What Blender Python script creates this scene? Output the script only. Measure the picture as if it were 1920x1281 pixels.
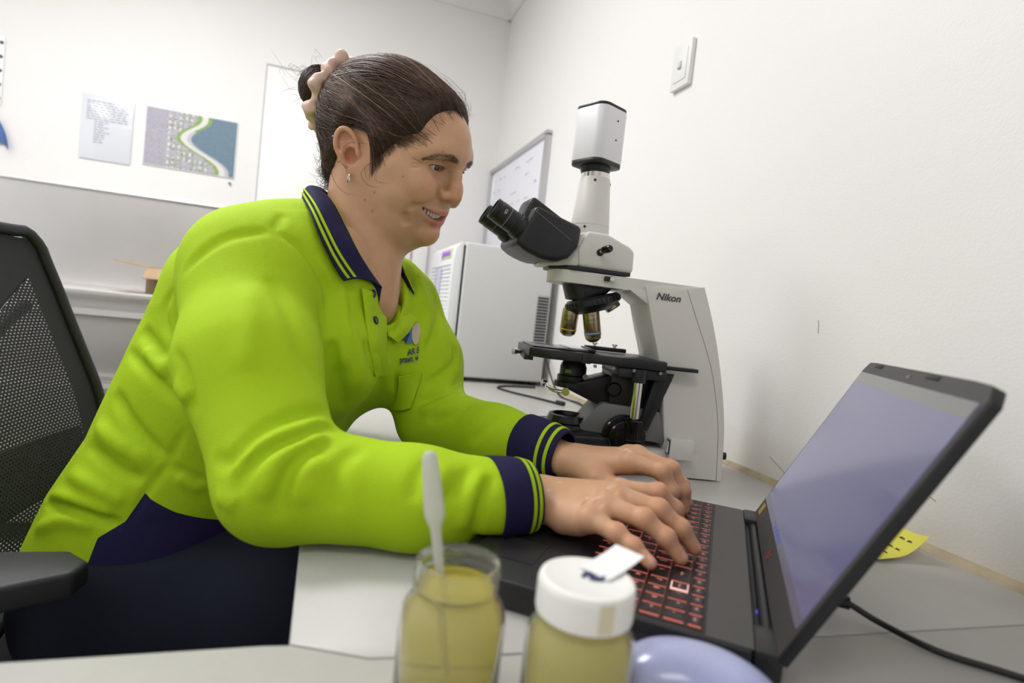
import bpy, bmesh, math, random
import numpy as np
from mathutils import Matrix, Vector
for o in list(bpy.data.objects):
    bpy.data.objects.remove(o)
random.seed(7)
SC = bpy.context.scene
COL = SC.collection
# ------------------------------------------------------------------ camera, light, exposure
cam_d = bpy.data.cameras.new('camera')
cam_d.sensor_width = 36.0
cam_d.lens = 20.006
cam_d.clip_start = 0.02
cam = bpy.data.objects.new('camera', cam_d)
COL.objects.link(cam)
CR = ((0.9447462, 0.08781256, 0.31582207), (-0.30900266, -0.08302227, 0.94743056), (0.10941657, -0.99267127, -0.05130065))
CZ = 0.98
cam.matrix_world = Matrix(((CR[0][0], -CR[0][1], -CR[0][2], 0.0), (CR[1][0], -CR[1][1], -CR[1][2], 0.0), (CR[2][0], -CR[2][1], -CR[2][2], CZ), (0, 0, 0, 1)))
SC.camera = cam
cam_d.dof.use_dof = True
cam_d.dof.focus_distance = 0.84
cam_d.dof.aperture_fstop = 3.6
SC.view_settings.view_transform = 'Standard'
SC.view_settings.look = 'None'
SC.view_settings.gamma = 1.0
SC.view_settings.use_curve_mapping = False
SC.view_settings.exposure = 0.0
world = bpy.data.worlds.new('world')
SC.world = world
world.use_nodes = True
world.node_tree.nodes['Background'].inputs[0].default_value = (0.75, 0.85, 1.0, 1)
world.node_tree.nodes['Background'].inputs[1].default_value = 0.6
# light of the ceiling troffers (their housings are built with the room) and of the window behind the camera
TROFFERS = [(-0.70, 1.55, 1.2, 0.6, 29.0), (-1.85, 0.9, 0.6, 1.2, 15.0), (-0.60, -0.55, 1.2, 0.6, 6.0)]  # last entry: unseen fill panel, added to brighten the microscope from the front
CEIL = 2.55
def area(name, loc, size, sizey, power, rot, col=(1, 1, 1)):
    d = bpy.data.lights.new(name, 'AREA')
    d.shape = 'RECTANGLE'; d.size = size; d.size_y = sizey; d.energy = power; d.color = col
    o = bpy.data.objects.new(name, d); COL.objects.link(o)
    o.location = loc; o.rotation_euler = rot
    return o
for (x, y, sx, sy, p) in TROFFERS:
    area('troffer_light', (x, y, CEIL - 0.035), sx - 0.06, sy - 0.06, p, (0, 0, 0), (1.0, 0.992, 0.978))
area('window_daylight', (-2.52, 0.6, 1.55), 1.5, 1.1, 5.0, (math.pi / 2, 0, -math.pi / 2), (0.97, 0.98, 1.0))
# ------------------------------------------------------------------ materials
def lin(c):
    c = c / 255.0
    return c / 12.92 if c <= 0.04045 else ((c + 0.055) / 1.055) ** 2.4
def rgb(r, g, b):
    return (lin(r), lin(g), lin(b), 1.0)
def mat(name, col, rough=0.5, metal=0.0, bump=None, var=None, emit=None, trans=0.0, ior=1.45, spec=0.5, coat=0.0, sss=0.0, alpha=1.0, attr=None, aniso=0.0):
    """col linear rgba; bump=(kind, scale, strength, distance); var=(scale, amount) colour noise; emit=(rgba, strength)"""
    m = bpy.data.materials.new(name); m.use_nodes = True
    nt = m.node_tree; b = nt.nodes['Principled BSDF']
    b.inputs['Base Color'].default_value = col
    b.inputs['Roughness'].default_value = rough
    b.inputs['Metallic'].default_value = metal
    b.inputs['IOR'].default_value = ior
    b.inputs['Specular IOR Level'].default_value = spec
    b.inputs['Transmission Weight'].default_value = trans
    b.inputs['Coat Weight'].default_value = coat
    b.inputs['Alpha'].default_value = alpha
    b.inputs['Anisotropic'].default_value = aniso
    if sss:
        b.inputs['Subsurface Weight'].default_value = sss
        b.inputs['Subsurface Radius'].default_value = (0.010, 0.0035, 0.0018)
        b.inputs['Subsurface Scale'].default_value = 1.0
    if emit:
        b.inputs['Emission Color'].default_value = emit[0]
        b.inputs['Emission Strength'].default_value = emit[1]
    tc = nt.nodes.new('ShaderNodeTexCoord')
    src = None
    if attr:
        a = nt.nodes.new('ShaderNodeAttribute'); a.attribute_name = attr
        src = a.outputs['Color']
    if var:
        n = nt.nodes.new('ShaderNodeTexNoise'); n.inputs['Scale'].default_value = var[0]; n.inputs['Detail'].default_value = 5
        nt.links.new(tc.outputs['Object'], n.inputs['Vector'])
        mr = nt.nodes.new('ShaderNodeMapRange'); mr.inputs['From Min'].default_value = 0.25; mr.inputs['From Max'].default_value = 0.75
        mr.inputs['To Min'].default_value = 1 - var[1]; mr.inputs['To Max'].default_value = 1 + var[1]
        nt.links.new(n.outputs['Fac'], mr.inputs['Value'])
        mx = nt.nodes.new('ShaderNodeMix'); mx.data_type = 'RGBA'; mx.blend_type = 'MULTIPLY'; mx.inputs['Factor'].default_value = 1.0
        if src: nt.links.new(src, mx.inputs['A'])
        else: mx.inputs['A'].default_value = col
        nt.links.new(mr.outputs['Result'], mx.inputs['B'])
        src = mx.outputs['Result']
    if src: nt.links.new(src, b.inputs['Base Color'])
    if bump:
        bs = bump if isinstance(bump, list) else [bump]
        prev = None
        for (kind, sc_, st, dist) in bs:
            if kind == 'noise':
                t = nt.nodes.new('ShaderNodeTexNoise'); t.inputs['Scale'].default_value = sc_; t.inputs['Detail'].default_value = 4; out = t.outputs['Fac']
                nt.links.new(tc.outputs['Object'], t.inputs['Vector'])
            elif kind == 'voronoi':
                t = nt.nodes.new('ShaderNodeTexVoronoi'); t.inputs['Scale'].default_value = sc_; out = t.outputs['Distance']
                nt.links.new(tc.outputs['Object'], t.inputs['Vector'])
            elif kind == 'brush':
                mp = nt.nodes.new('ShaderNodeMapping'); mp.inputs['Scale'].default_value = (2, 2, sc_)
                nt.links.new(tc.outputs['Object'], mp.inputs['Vector'])
                t = nt.nodes.new('ShaderNodeTexNoise'); t.inputs['Scale'].default_value = 3; t.inputs['Detail'].default_value = 6; out = t.outputs['Fac']
                nt.links.new(mp.outputs['Vector'], t.inputs['Vector'])
            elif kind == 'weave':
                outs = []
                for prof in ((1, 1, 0), (1, -1, 1)):
                    mp = nt.nodes.new('ShaderNodeMapping'); mp.inputs['Rotation'].default_value = (0.5, 0.3, 0.785 if prof[1] > 0 else -0.785)
                    nt.links.new(tc.outputs['Object'], mp.inputs['Vector'])
                    w = nt.nodes.new('ShaderNodeTexWave'); w.inputs['Scale'].default_value = sc_; w.bands_direction = 'X'
                    nt.links.new(mp.outputs['Vector'], w.inputs['Vector']); outs.append(w.outputs['Fac'])
                mm = nt.nodes.new('ShaderNodeMath'); mm.operation = 'MULTIPLY'
                nt.links.new(outs[0], mm.inputs[0]); nt.links.new(outs[1], mm.inputs[1]); out = mm.outputs[0]
            bn = nt.nodes.new('ShaderNodeBump'); bn.inputs['Strength'].default_value = st; bn.inputs['Distance'].default_value = dist
            nt.links.new(out, bn.inputs['Height'])
            if prev: nt.links.new(prev, bn.inputs['Normal'])
            prev = bn.outputs['Normal']
        nt.links.new(prev, b.inputs['Normal'])
    return m
# ------------------------------------------------------------------ mesh helpers
def link(name, data, parent=None):
    o = bpy.data.objects.new(name, data); COL.objects.link(o)
    if parent is not None: o.parent = parent
    return o
def tag(o, label=None, cat=None, group=None, kind=None):
    if label: o['label'] = label
    if cat: o['category'] = cat
    if group: o['group'] = group
    if kind: o['kind'] = kind
    return o
def thing(name, label, cat, loc=(0, 0, 0), rz=0.0, group=None):
    o = bpy.data.objects.new(name, None); COL.objects.link(o)
    o.empty_display_size = 0.05
    o.location = loc; o.rotation_euler = (0, 0, rz)
    return tag(o, label, cat, group)
def frame(axis, up=(0, 0, 1)):
    z = np.array(axis, float); z /= np.linalg.norm(z)
    u = np.array(up, float)
    if abs(z @ u) > 0.97: u = np.array([1.0, 0, 0])
    x = np.cross(u, z); x /= np.linalg.norm(x)
    return np.stack([x, np.cross(z, x), z], 1)
def rotm(rx=0, ry=0, rz=0):
    return np.array(Matrix.Rotation(rz, 3, 'Z') @ Matrix.Rotation(ry, 3, 'Y') @ Matrix.Rotation(rx, 3, 'X'))
def new_mesh(name, v, f, m=None, smooth=35):
    me = bpy.data.meshes.new(name)
    me.from_pydata([tuple(map(float, p)) for p in v], [], [tuple(map(int, q)) for q in f])
    if m is not None: me.materials.append(m)
    if smooth is not None:
        me.polygons.foreach_set('use_smooth', [True] * len(me.polygons))
        if smooth < 180: me.set_sharp_from_angle(angle=math.radians(smooth))
    me.update()
    return me
class MB:
    def __init__(s): s.v = []; s.f = []
    def add(s, v, f, R=None, t=None):
        v = np.asarray(v, float)
        if R is not None: v = v @ np.asarray(R).T
        if t is not None: v = v + np.asarray(t)
        n = len(s.v)
        s.v.extend(map(tuple, v)); s.f.extend([tuple(i + n for i in q) for q in f])
        return s
    def _bm(s, bm, R, t):
        bm.verts.index_update()
        s.add([tuple(v.co) for v in bm.verts], [[v.index for v in q.verts] for q in bm.faces], R, t)
        bm.free(); return s
    def box(s, c, d, bev=0.0, seg=2, R=None):
        bm = bmesh.new(); bmesh.ops.create_cube(bm, size=1.0)
        for v in bm.verts: v.co = (v.co.x * d[0], v.co.y * d[1], v.co.z * d[2])
        if bev: bmesh.ops.bevel(bm, geom=bm.edges[:], offset=min(bev, min(d) * 0.49), segments=seg, profile=0.5, affect='EDGES', clamp_overlap=True)
        return s._bm(bm, R, c)
    def prism(s, pts, a, b, axis='y', bev=0.0, seg=2, R=None, t=None):
        """polygon pts (p,q) extruded from a to b. axis y: (p,k,q); axis z: (p,q,k); axis x: (k,p,q)"""
        mk = {'y': lambda p, q, k: (p, k, q), 'z': lambda p, q, k: (p, q, k), 'x': lambda p, q, k: (k, p, q)}[axis]
        bm = bmesh.new()
        A = [bm.verts.new(mk(p, q, a)) for p, q in pts]; B = [bm.verts.new(mk(p, q, b)) for p, q in pts]
        n = len(pts)
        bm.faces.new(A); bm.faces.new(B[::-1])
        for i in range(n): bm.faces.new((A[i], B[i], B[(i + 1) % n], A[(i + 1) % n]))
        bmesh.ops.recalc_face_normals(bm, faces=bm.faces[:])
        if bev: bmesh.ops.bevel(bm, geom=[e for e in bm.edges if len(e.link_faces) == 2 and e.calc_face_angle(0) > 0.5], offset=bev, segments=seg, profile=0.5, affect='EDGES', clamp_overlap=True)
        return s._bm(bm, R, t)
    def lathe(s, prof, o=(0, 0, 0), axis=(0, 0, 1), seg=32, up=(0, 0, 1), cap=True):
        Rm = frame(axis, up); v = []; f = []
        n = len(prof)
        for r, h in prof:
            for k in range(seg):
                a = 2 * math.pi * k / seg; v.append((r * math.cos(a), r * math.sin(a), h))
        for i in range(n - 1):
            for k in range(seg):
                k2 = (k + 1) % seg; f.append((i * seg + k, i * seg + k2, (i + 1) * seg + k2, (i + 1) * seg + k))
        if cap:
            if prof[0][0] > 1e-5: f.append(tuple(range(seg))[::-1])
            if prof[-1][0] > 1e-5: f.append(tuple((n - 1) * seg + k for k in range(seg)))
        return s.add(v, f, Rm, o)
    def tube(s, pts, r, seg=8, closed=False, flat=1.0, up=(0, 0, 1)):
        P = [np.array(p, float) for p in pts]; n = len(P)
        rs = [r] * n if np.isscalar(r) else list(r)
        v = []; f = []; prevx = None
        for i in range(n):
            if closed: d = P[(i + 1) % n] - P[i - 1]
            else: d = P[min(i + 1, n - 1)] - P[max(i - 1, 0)]
            d = d / (np.linalg.norm(d) + 1e-12)
            if prevx is None: x = frame(d, up)[:, 0]
            else:
                x = prevx - d * (prevx @ d); x /= np.linalg.norm(x) + 1e-12
            y = np.cross(d, x); prevx = x
            for k in range(seg):
                a = 2 * math.pi * k / seg; v.append(P[i] + rs[i] * (math.cos(a) * x + flat * math.sin(a) * y))
        m = n if closed else n - 1
        for i in range(m):
            j = (i + 1) % n
            for k in range(seg):
                k2 = (k + 1) % seg; f.append((i * seg + k, i * seg + k2, j * seg + k2, j * seg + k))
        if not closed:
            f.append(tuple(range(seg))[::-1]); f.append(tuple((n - 1) * seg + k for k in range(seg)))
        return s.add(v, f)
    def sheet(s, rows, th=0.0):
        """rows of points (grid); optional thickness along the surface normal"""
        G = np.array(rows, float); a, b = G.shape[:2]
        du = np.gradient(G, axis=0); dv = np.gradient(G, axis=1)
        N = np.cross(du, dv); N /= np.linalg.norm(N, axis=2, keepdims=True) + 1e-12
        q = lambda i, j, o: o + i * b + j
        f = [(q(i, j, 0), q(i + 1, j, 0), q(i + 1, j + 1, 0), q(i, j + 1, 0)) for i in range(a - 1) for j in range(b - 1)]
        v = G.reshape(-1, 3)
        if th:
            v = np.concatenate([v + N.reshape(-1, 3) * th / 2, v - N.reshape(-1, 3) * th / 2]); o = a * b
            f += [(q(i, j, o), q(i, j + 1, o), q(i + 1, j + 1, o), q(i + 1, j, o)) for i in range(a - 1) for j in range(b - 1)]
            for i in range(a - 1):
                f.append((q(i, 0, 0), q(i, 0, o), q(i + 1, 0, o), q(i + 1, 0, 0))); f.append((q(i, b - 1, 0), q(i + 1, b - 1, 0), q(i + 1, b - 1, o), q(i, b - 1, o)))
            for j in range(b - 1):
                f.append((q(0, j, 0), q(0, j + 1, 0), q(0, j + 1, o), q(0, j, o))); f.append((q(a - 1, j, 0), q(a - 1, j, o), q(a - 1, j + 1, o), q(a - 1, j + 1, 0)))
        return s.add(v, f)
    def build(s, name, m, parent=None, smooth=35):
        return link(name, new_mesh(name, s.v, s.f, m, smooth), parent)
def spline(pts, n=40):
    P = np.array(pts, float); k = len(P); out = []
    for t in np.linspace(0, k - 1, n):
        i = min(int(t), k - 2); u = t - i
        p0, p1, p2, p3 = P[max(i - 1, 0)], P[i], P[i + 1], P[min(i + 2, k - 1)]
        out.append(0.5 * ((2 * p1) + (-p0 + p2) * u + (2 * p0 - 5 * p1 + 4 * p2 - p3) * u * u + (-p0 + 3 * p1 - 3 * p2 + p3) * u ** 3))
    return np.array(out)
_glyph = {}
def text_geo(txt, size=1.0, shear=0.0, extrude=0.0, spacing=1.0, bold=0.0):
    key = (txt, size, shear, extrude, spacing, bold)
    if key in _glyph: return _glyph[key]
    c = bpy.data.curves.new('t', 'FONT'); c.body = txt; c.size = size; c.shear = shear; c.extrude = extrude; c.space_character = spacing
    c.offset = bold; c.align_x = 'CENTER'; c.align_y = 'CENTER'; c.resolution_u = 3
    o = bpy.data.objects.new('t', c); COL.objects.link(o)
    dg = bpy.context.evaluated_depsgraph_get(); dg.update()
    me = bpy.data.meshes.new_from_object(o.evaluated_get(dg))
    v = np.array([tuple(p.co) for p in me.vertices]).reshape(-1, 3); f = [tuple(p.vertices) for p in me.polygons]
    bpy.data.objects.remove(o); bpy.data.curves.remove(c); bpy.data.meshes.remove(me)
    _glyph[key] = (v, f); return v, f
def text_on(mb, txt, o, right, up, size, **kw):
    v, f = text_geo(txt, size, **kw)
    r = np.array(right, float); r /= np.linalg.norm(r); u = np.array(up, float); u -= r * (u @ r); u /= np.linalg.norm(u)
    return mb.add(v, f, np.stack([r, u, np.cross(r, u)], 1), o)
# ------------------------------------------------------------------ the room
DESK = 0.73; WX = 0.77; WY = 2.90
m_wall = mat('wall_paint', rgb(236, 234, 233), 0.55, bump=('noise', 260, 0.12, 0.002), var=(3, 0.015))
def wall_dirty(name):
    m = mat(name, rgb(236, 234, 233), 0.5, bump=('noise', 240, 0.15, 0.002))
    nt = m.node_tree; b = nt.nodes['Principled BSDF']
    tc = nt.nodes.new('ShaderNodeTexCoord'); sp = nt.nodes.new('ShaderNodeSeparateXYZ'); nt.links.new(tc.outputs['Object'], sp.inputs[0])
    n = nt.nodes.new('ShaderNodeTexNoise'); n.inputs['Scale'].default_value = 6; n.inputs['Detail'].default_value = 6; nt.links.new(tc.outputs['Object'], n.inputs['Vector'])
    # yellowed scuffs on the paint just above the worktop
    mr = nt.nodes.new('ShaderNodeMapRange'); mr.inputs['From Min'].default_value = DESK + 0.09; mr.inputs['From Max'].default_value = DESK - 0.005; mr.inputs['To Min'].default_value = 0; mr.inputs['To Max'].default_value = 0.75
    nt.links.new(sp.outputs['Z'], mr.inputs['Value'])
    mu = nt.nodes.new('ShaderNodeMath'); mu.operation = 'MULTIPLY'; nt.links.new(mr.outputs['Result'], mu.inputs[0]); nt.links.new(n.outputs['Fac'], mu.inputs[1])
    mx = nt.nodes.new('ShaderNodeMix'); mx.data_type = 'RGBA'; mx.inputs['A'].default_value = rgb(236, 234, 233); mx.inputs['B'].default_value = rgb(198, 184, 150)
    nt.links.new(mu.outputs[0], mx.inputs['Factor']); nt.links.new(mx.outputs['Result'], b.inputs['Base Color'])
    return m
m_wall_r = wall_dirty('wall_paint_scuffed')
m_ceil = mat('ceiling_paint', rgb(238, 237, 235), 0.7)
m_floor = mat('vinyl_floor', rgb(150, 150, 148), 0.4, var=(40, 0.06))
def struct(name, mb, m, smooth=35): return tag(mb.build(name, m, None, smooth), kind='structure')
XL, YN = -2.6, -1.6
struct('floor', MB().box(((XL + WX) / 2, (YN + WY) / 2, -0.05), (WX - XL + .2, WY - YN + .2, 0.1)), m_floor)
struct('ceiling', MB().box(((XL + WX) / 2, (YN + WY) / 2, CEIL + 0.05), (WX - XL + .2, WY - YN + .2, 0.1)), m_ceil)
struct('wall_right', MB().box((WX + 0.05, (YN + WY) / 2, CEIL / 2), (0.1, WY - YN, CEIL)), m_wall_r)
struct('wall_back', MB().box(((XL + WX) / 2, WY + 0.05, CEIL / 2), (WX - XL + .2, 0.1, CEIL)), m_wall)
struct('wall_front', MB().box(((XL + WX) / 2, YN - 0.05, CEIL / 2), (WX - XL + .2, 0.1, CEIL)), m_wall)
# left wall with the window opening that lets the daylight in
mb = MB()
for y0, y1, z0, z1 in ((YN, -0.2, 0, CEIL), (1.4, WY, 0, CEIL), (-0.2, 1.4, 0, 0.95), (-0.2, 1.4, 2.15, CEIL)):
    mb.box((XL - 0.05, (y0 + y1) / 2, (z0 + z1) / 2), (0.1, y1 - y0, z1 - z0))
struct('wall_left', mb, m_wall)
m_alu = mat('aluminium', rgb(196, 197, 199), 0.35, 0.9)
m_whitepl = mat('white_plastic', rgb(232, 232, 230), 0.35)
mb = MB()
for c, d in (((XL - .05, .6, .975), (.08, 1.6, .05)), ((XL - .05, .6, 2.125), (.08, 1.6, .05)), ((XL - .05, -.175, 1.55), (.08, .05, 1.2)), ((XL - .05, 1.375, 1.55), (.08, .05, 1.2)), ((XL - .05, .6, 1.55), (.06, .04, 1.2))):
    mb.box(c, d, 0.004)
struct('window_1', mb, m_alu)
# cove cornice
def cove(n=8, r=0.09):
    return [(0, 0)] + [(r - r * math.sin(a), -r + r * math.cos(a) - 0 * r) for a in np.linspace(0, math.pi / 2, n)]
pr = [(0, 0), (-0.095, 0), (-0.095, -0.012)] + [(-0.012 - 0.083 * (1 - math.sin(a)), -0.012 - 0.083 * (1 - math.cos(a))) for a in np.linspace(0.05, math.pi / 2 - 0.05, 8)] + [(-0.012, -0.095), (0, -0.095)]
struct('trim_1', MB().prism([(WX + p, CEIL + q) for p, q in pr], YN, WY, 'y'), m_ceil)
struct('trim_2', MB().prism([(WY + p, CEIL + q) for p, q in pr], XL, WX, 'x'), m_ceil)
# flush door in the back wall
m_door = mat('door_paint', rgb(238, 237, 236), 0.45)
m_gap = mat('door_gap', rgb(176, 176, 178), 0.6)
dr = MB().box((0.02, WY - 0.006, 0.985), (0.722, 0.012, 1.97), 0.002).build('door_1', m_door); tag(dr, kind='structure')
MB().box((0.02, WY - 0.0015, 0.99), (0.734, 0.003, 1.982)).build('door_gap', m_gap, dr)
MB().box((0.428, WY - 0.011, 1.0), (0.07, 0.022, 2.0), 0.004).build('door_jamb', m_door, dr)
MB().lathe([(0.0, 0), (0.026, 0), (0.026, 0.006), (0.01, 0.008), (0.01, 0.045), (0.0, 0.045)], (-0.26, WY - 0.012, 1.0), (0, -1, 0), 20).tube([(-0.26, WY - 0.05, 1.0), (-0.15, WY - 0.05, 1.0)], 0.009, 10).build('door_handle', m_alu, dr)
# brown, aged sealant bead between worktop and right wall
m_seal = mat('aged_sealant', rgb(172, 158, 130), 0.5, var=(25, 0.25), bump=('noise', 90, 0.5, 0.003))
struct('trim_3', MB().prism([(WX, DESK - .001), (WX - 0.009, DESK - .001), (WX - 0.006, DESK + 0.004), (WX - 0.002, DESK + 0.009), (WX, DESK + 0.010)], -0.3, 2.4, 'y'), m_seal)
# ceiling troffers, the last one an added fill panel out of view
m_lamp = mat('troffer_diffuser', rgb(250, 250, 246), 0.5, emit=((1, 0.985, 0.96, 1), 3.0))
for i, (x, y, sx, sy, p) in enumerate(TROFFERS):
    t = thing('ceiling_light', ['white ceiling light panel above the office chair', 'white ceiling light panel nearer the window wall', 'added white fill light panel, out of view above the foreground desk end'][i], 'ceiling light', (x, y, CEIL), 0, 'ceiling light panels')
    fr = MB()
    for c, d in (((0, sy / 2 - .015, -.015), (sx, .03, .03)), ((0, -sy / 2 + .015, -.015), (sx, .03, .03)), ((sx / 2 - .015, 0, -.015), (.03, sy - .06, .03)), ((-sx / 2 + .015, 0, -.015), (.03, sy - .06, .03))): fr.box(c, d, .003)
    fr.build('frame', m_whitepl, t)
    MB().box((0, 0, -0.012), (sx - .06, sy - .06, 0.01)).build('diffuser', m_lamp, t)
# ------------------------------------------------------------------ worktops
m_lam = mat('grey_laminate', rgb(184, 182, 179), 0.38, var=(60, 0.02), bump=('noise', 500, 0.04, 0.001))
m_edge = mat('laminate_edge', rgb(196, 194, 190), 0.45)
m_leg = mat('grey_powder_coat', rgb(120, 122, 124), 0.45, 0.3)
joint = [(-0.003, 0.412), (0.05, 0.388), (0.142, 0.379), (0.77, 0.347)]
def worktop(name, label, poly, legs):
    t = thing(name, label, 'desk', (0, 0, 0))
    MB().prism(poly, DESK - 0.033, DESK, 'z', 0.002, 2).build('desk_top', m_lam, t)
    for lx, ly in legs:
        MB().box((lx, ly, 0.345), (0.05, 0.05, 0.69), 0.004).lathe([(0.022, 0), (0.022, 0.008), (0.01, 0.01), (0.01, 0.02)], (lx, ly, 0), seg=16).build('leg', m_leg, t)
    return t
worktop('desk', 'pale grey laminate desk running along the right wall under the microscope', [(p[0], p[1] + 0.0008) for p in joint] + [(WX - 0.002, 2.4), (-0.003, 2.4)], [(0.08, 2.3), (0.68, 2.3), (0.68, 0.55), (0.08, 1.5)])
worktop('desk_return', 'pale grey laminate desk end in the foreground under the two sample jars', [(p[0], p[1] - 0.0008) for p in joint[::-1]] + [(-0.02, 0.413), (-1.4, 0.44), (-1.4, -0.35), (WX - 0.002, -0.35)], [(-1.3, -0.27), (-1.3, 0.34), (0.69, -0.27), (0.1, -0.27)])
# ------------------------------------------------------------------ steel bench on the back wall
m_steel = mat('brushed_steel', rgb(206, 203, 201), 0.36, 1.0, bump=('brush', 300, 0.08, 0.002), var=(4, 0.05))
m_steel2 = mat('steel_drawer', rgb(192, 189, 186), 0.42, 1.0, bump=('brush', 260, 0.1, 0.002))
b = thing('steel_bench', 'stainless steel bench with tall splashback on the back wall', 'bench', (-1.38, WY - 0.3, 0))
MB().box((0, 0, 0.885), (2.0, 0.6, 0.03), 0.004).build('bench_top', m_steel, b)
MB().box((0, 0.297, 1.10), (2.0, 0.006, 0.40)).box((0, 0.292, 1.303), (2.0, 0.016, 0.012), 0.003).build('splashback', m_steel, b)
MB().box((0, 0.005, 0.475), (1.98, 0.57, 0.79)).build('carcass', m_steel2, b)
for row, (z0, z1) in enumerate(((0.60, 0.835), (0.34, 0.585), (0.09, 0.325))):
    for k in range(3):
        x0 = -0.93 + k * 0.62
        d = MB().box((x0 + 0.31, -0.28, (z0 + z1) / 2), (0.61, 0.02, z1 - z0), 0.003).build('drawer', m_steel2, b)
        MB().prism([(-0.30, z1), (-0.325, z1), (-0.328, z1 - 0.02), (-0.322, z1 - 0.022), (-0.318, z1 - 0.006), (-0.30, z1 - 0.006)], x0 + 0.01, x0 + 0.61, 'x').build('pull_lip', m_steel, d)
for lx in (-0.9, 0.9):
    for ly in (-0.22, 0.25):
        MB().lathe([(0.02, 0), (0.02, 0.085)], (lx, ly, 0), seg=14).build('leg', m_steel, b)
# open cardboard box on the steel bench
m_card = mat('cardboard', rgb(128, 108, 86), 0.8, var=(30, 0.1))
m_card2 = mat('cardboard_inside', rgb(176, 150, 120), 0.8, var=(30, 0.08))
c = thing('cardboard_box', 'small open brown cardboard box with a raised flap on the steel bench', 'box', (-0.525, WY - 0.28, 0.90), 0.0)
w_, d_, h_ = 0.26, 0.20, 0.095
mb = MB().box((0, 0, 0.002), (w_, d_, 0.004))
for cc, dd in (((-w_ / 2, 0, h_ / 2), (.004, d_, h_)), ((w_ / 2, 0, h_ / 2), (.004, d_, h_)), ((0, -d_ / 2, h_ / 2), (w_, .004, h_)), ((0, d_ / 2, h_ / 2), (w_, .004, h_))): mb.box(cc, dd)
mb.build('box_body', m_card, c)
MB().box((-w_ / 2 - 0.055, 0, h_ + 0.010), (0.115, d_, 0.004), R=rotm(0, math.radians(8), 0)).build('flap', m_card2, c)
MB().box((0.0, -d_ / 2 - 0.03, h_ - 0.02), (w_, 0.07, 0.004), R=rotm(math.radians(35), 0, 0)).build('flap', m_card2, c)
# ------------------------------------------------------------------ things on the back wall
m_paper = mat('paper', rgb(240, 240, 240), 0.5)
m_gloss = mat('laminated_paper', rgb(220, 223, 231), 0.25, coat=0.4)
m_print = mat('grey_print', rgb(120, 122, 136), 0.6)
pp = thing('printed_notice', 'laminated white sheet of small print on the back wall beside the map', 'notice', (-0.942, WY - 0.004, 1.562))
MB().box((0, 0, 0), (0.188, 0.003, 0.268), 0.001).build('sheet', m_gloss, pp)
mb = MB(); random.seed(3)
for i in range(17):
    z = 0.108 - i * 0.0105
    L = 0.15 if i < 8 else random.uniform(0.03, 0.06)
    x = -0.075 if i < 8 else -0.045
    while L > 0.01:
        w = min(L, random.uniform(0.008, 0.022)); mb.box((x + w / 2, -0.0019, z), (w, 0.0006, 0.0028)); x += w + 0.004; L -= w + 0.004
mb.build('print_lines', m_print, pp)
def map_material():
    m = mat('map_print', rgb(190, 188, 196), 0.45)
    nt = m.node_tree; b = nt.nodes['Principled BSDF']
    a = nt.nodes.new('ShaderNodeAttribute'); a.attribute_name = 'Col'
    nt.links.new(a.outputs['Color'], b.inputs['Base Color'])
    return m
def make_map():
    nx, nz = 132, 90; W, H = 0.356, 0.246
    U, V = np.meshgrid(np.linspace(0, 1, nx + 1), np.linspace(0, 1, nz + 1), indexing='ij')
    v = np.stack([(U - .5) * W, np.full_like(U, -0.0016), (V - .5) * H], 2).reshape(-1, 3)
    f = [(i * (nz + 1) + j, (i + 1) * (nz + 1) + j, (i + 1) * (nz + 1) + j + 1, i * (nz + 1) + j + 1) for i in range(nx) for j in range(nz)]
    me = new_mesh('map_print', v, f, map_material(), None)
    rs = np.random.RandomState(5)
    u, w = U.reshape(-1), V.reshape(-1)
    # river: a shoreline that sweeps from the top centre to the lower right
    c = 0.60 - 0.10 * np.cos((w - 0.55) * 4.6) + 0.34 * np.clip(0.75 - w, 0, 1) ** 1.3 + 0.08 * np.sin(w * 9)
    d = u - c
    col = np.tile(np.array(rgb(182, 178, 190)[:3]), (len(u), 1))
    n = rs.rand(len(u))
    grid = ((np.sin(u * 105) > 0.35) & (np.sin(w * 62 + u * 6) > -0.2) & (u > 0.24) & (d < -0.12))
    blocks = np.sin(u * 22 + 1) * np.sin(w * 18) > -0.35
    col[grid & blocks] = rgb(236, 234, 232)[:3]
    trees = (n > 0.78) & (u > 0.25) & (d < -0.10) & blocks
    col[trees] = rgb(120, 150, 84)[:3]
    dark = (n < 0.12) & (d < -0.1); col[dark] = rgb(120, 116, 126)[:3]
    left = (u < 0.22); col[left] = np.array(rgb(172, 168, 180)[:3]) * (0.8 + 0.4 * n[left, None])
    col[(d > -0.13) & (d < -0.085)] = rgb(134, 168, 84)[:3]
    col[(d > -0.085) & (d < -0.015)] = rgb(222, 218, 216)[:3]
    col[(d > -0.015) & (d < 0.03) & (w > 0.7)] = rgb(128, 162, 84)[:3]
    wt = d > 0.03
    col[wt] = np.array(rgb(106, 130, 148)[:3]) * (0.85 + 0.3 * n[wt, None])
    col[(d > -0.015) & (d <= 0.03) & (w <= 0.7)] = rgb(190, 190, 196)[:3]
    ca = me.color_attributes.new('Col', 'FLOAT_COLOR', 'POINT')
    ca.data.foreach_set('color', np.c_[col, np.ones(len(col))].astype(np.float32).ravel())
    return me
mp = thing('aerial_map', 'colour aerial map of a river bend and housing blocks on the back wall', 'map', (-0.622, WY - 0.004, 1.568))
MB().box((0, 0, 0), (0.362, 0.003, 0.252), 0.0008).build('sheet', m_paper, mp)
link('map_print', make_map(), mp)
for sx, lab in ((0.17, None),):
    MB().lathe([(0.005, 0), (0.005, 0.006), (0.003, 0.008), (0, 0.008)], (0.166, -0.002, -0.15), (0, -1, 0), 12).build('pin', mat('dark_pin', rgb(60, 60, 64), 0.4), mp)
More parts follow.
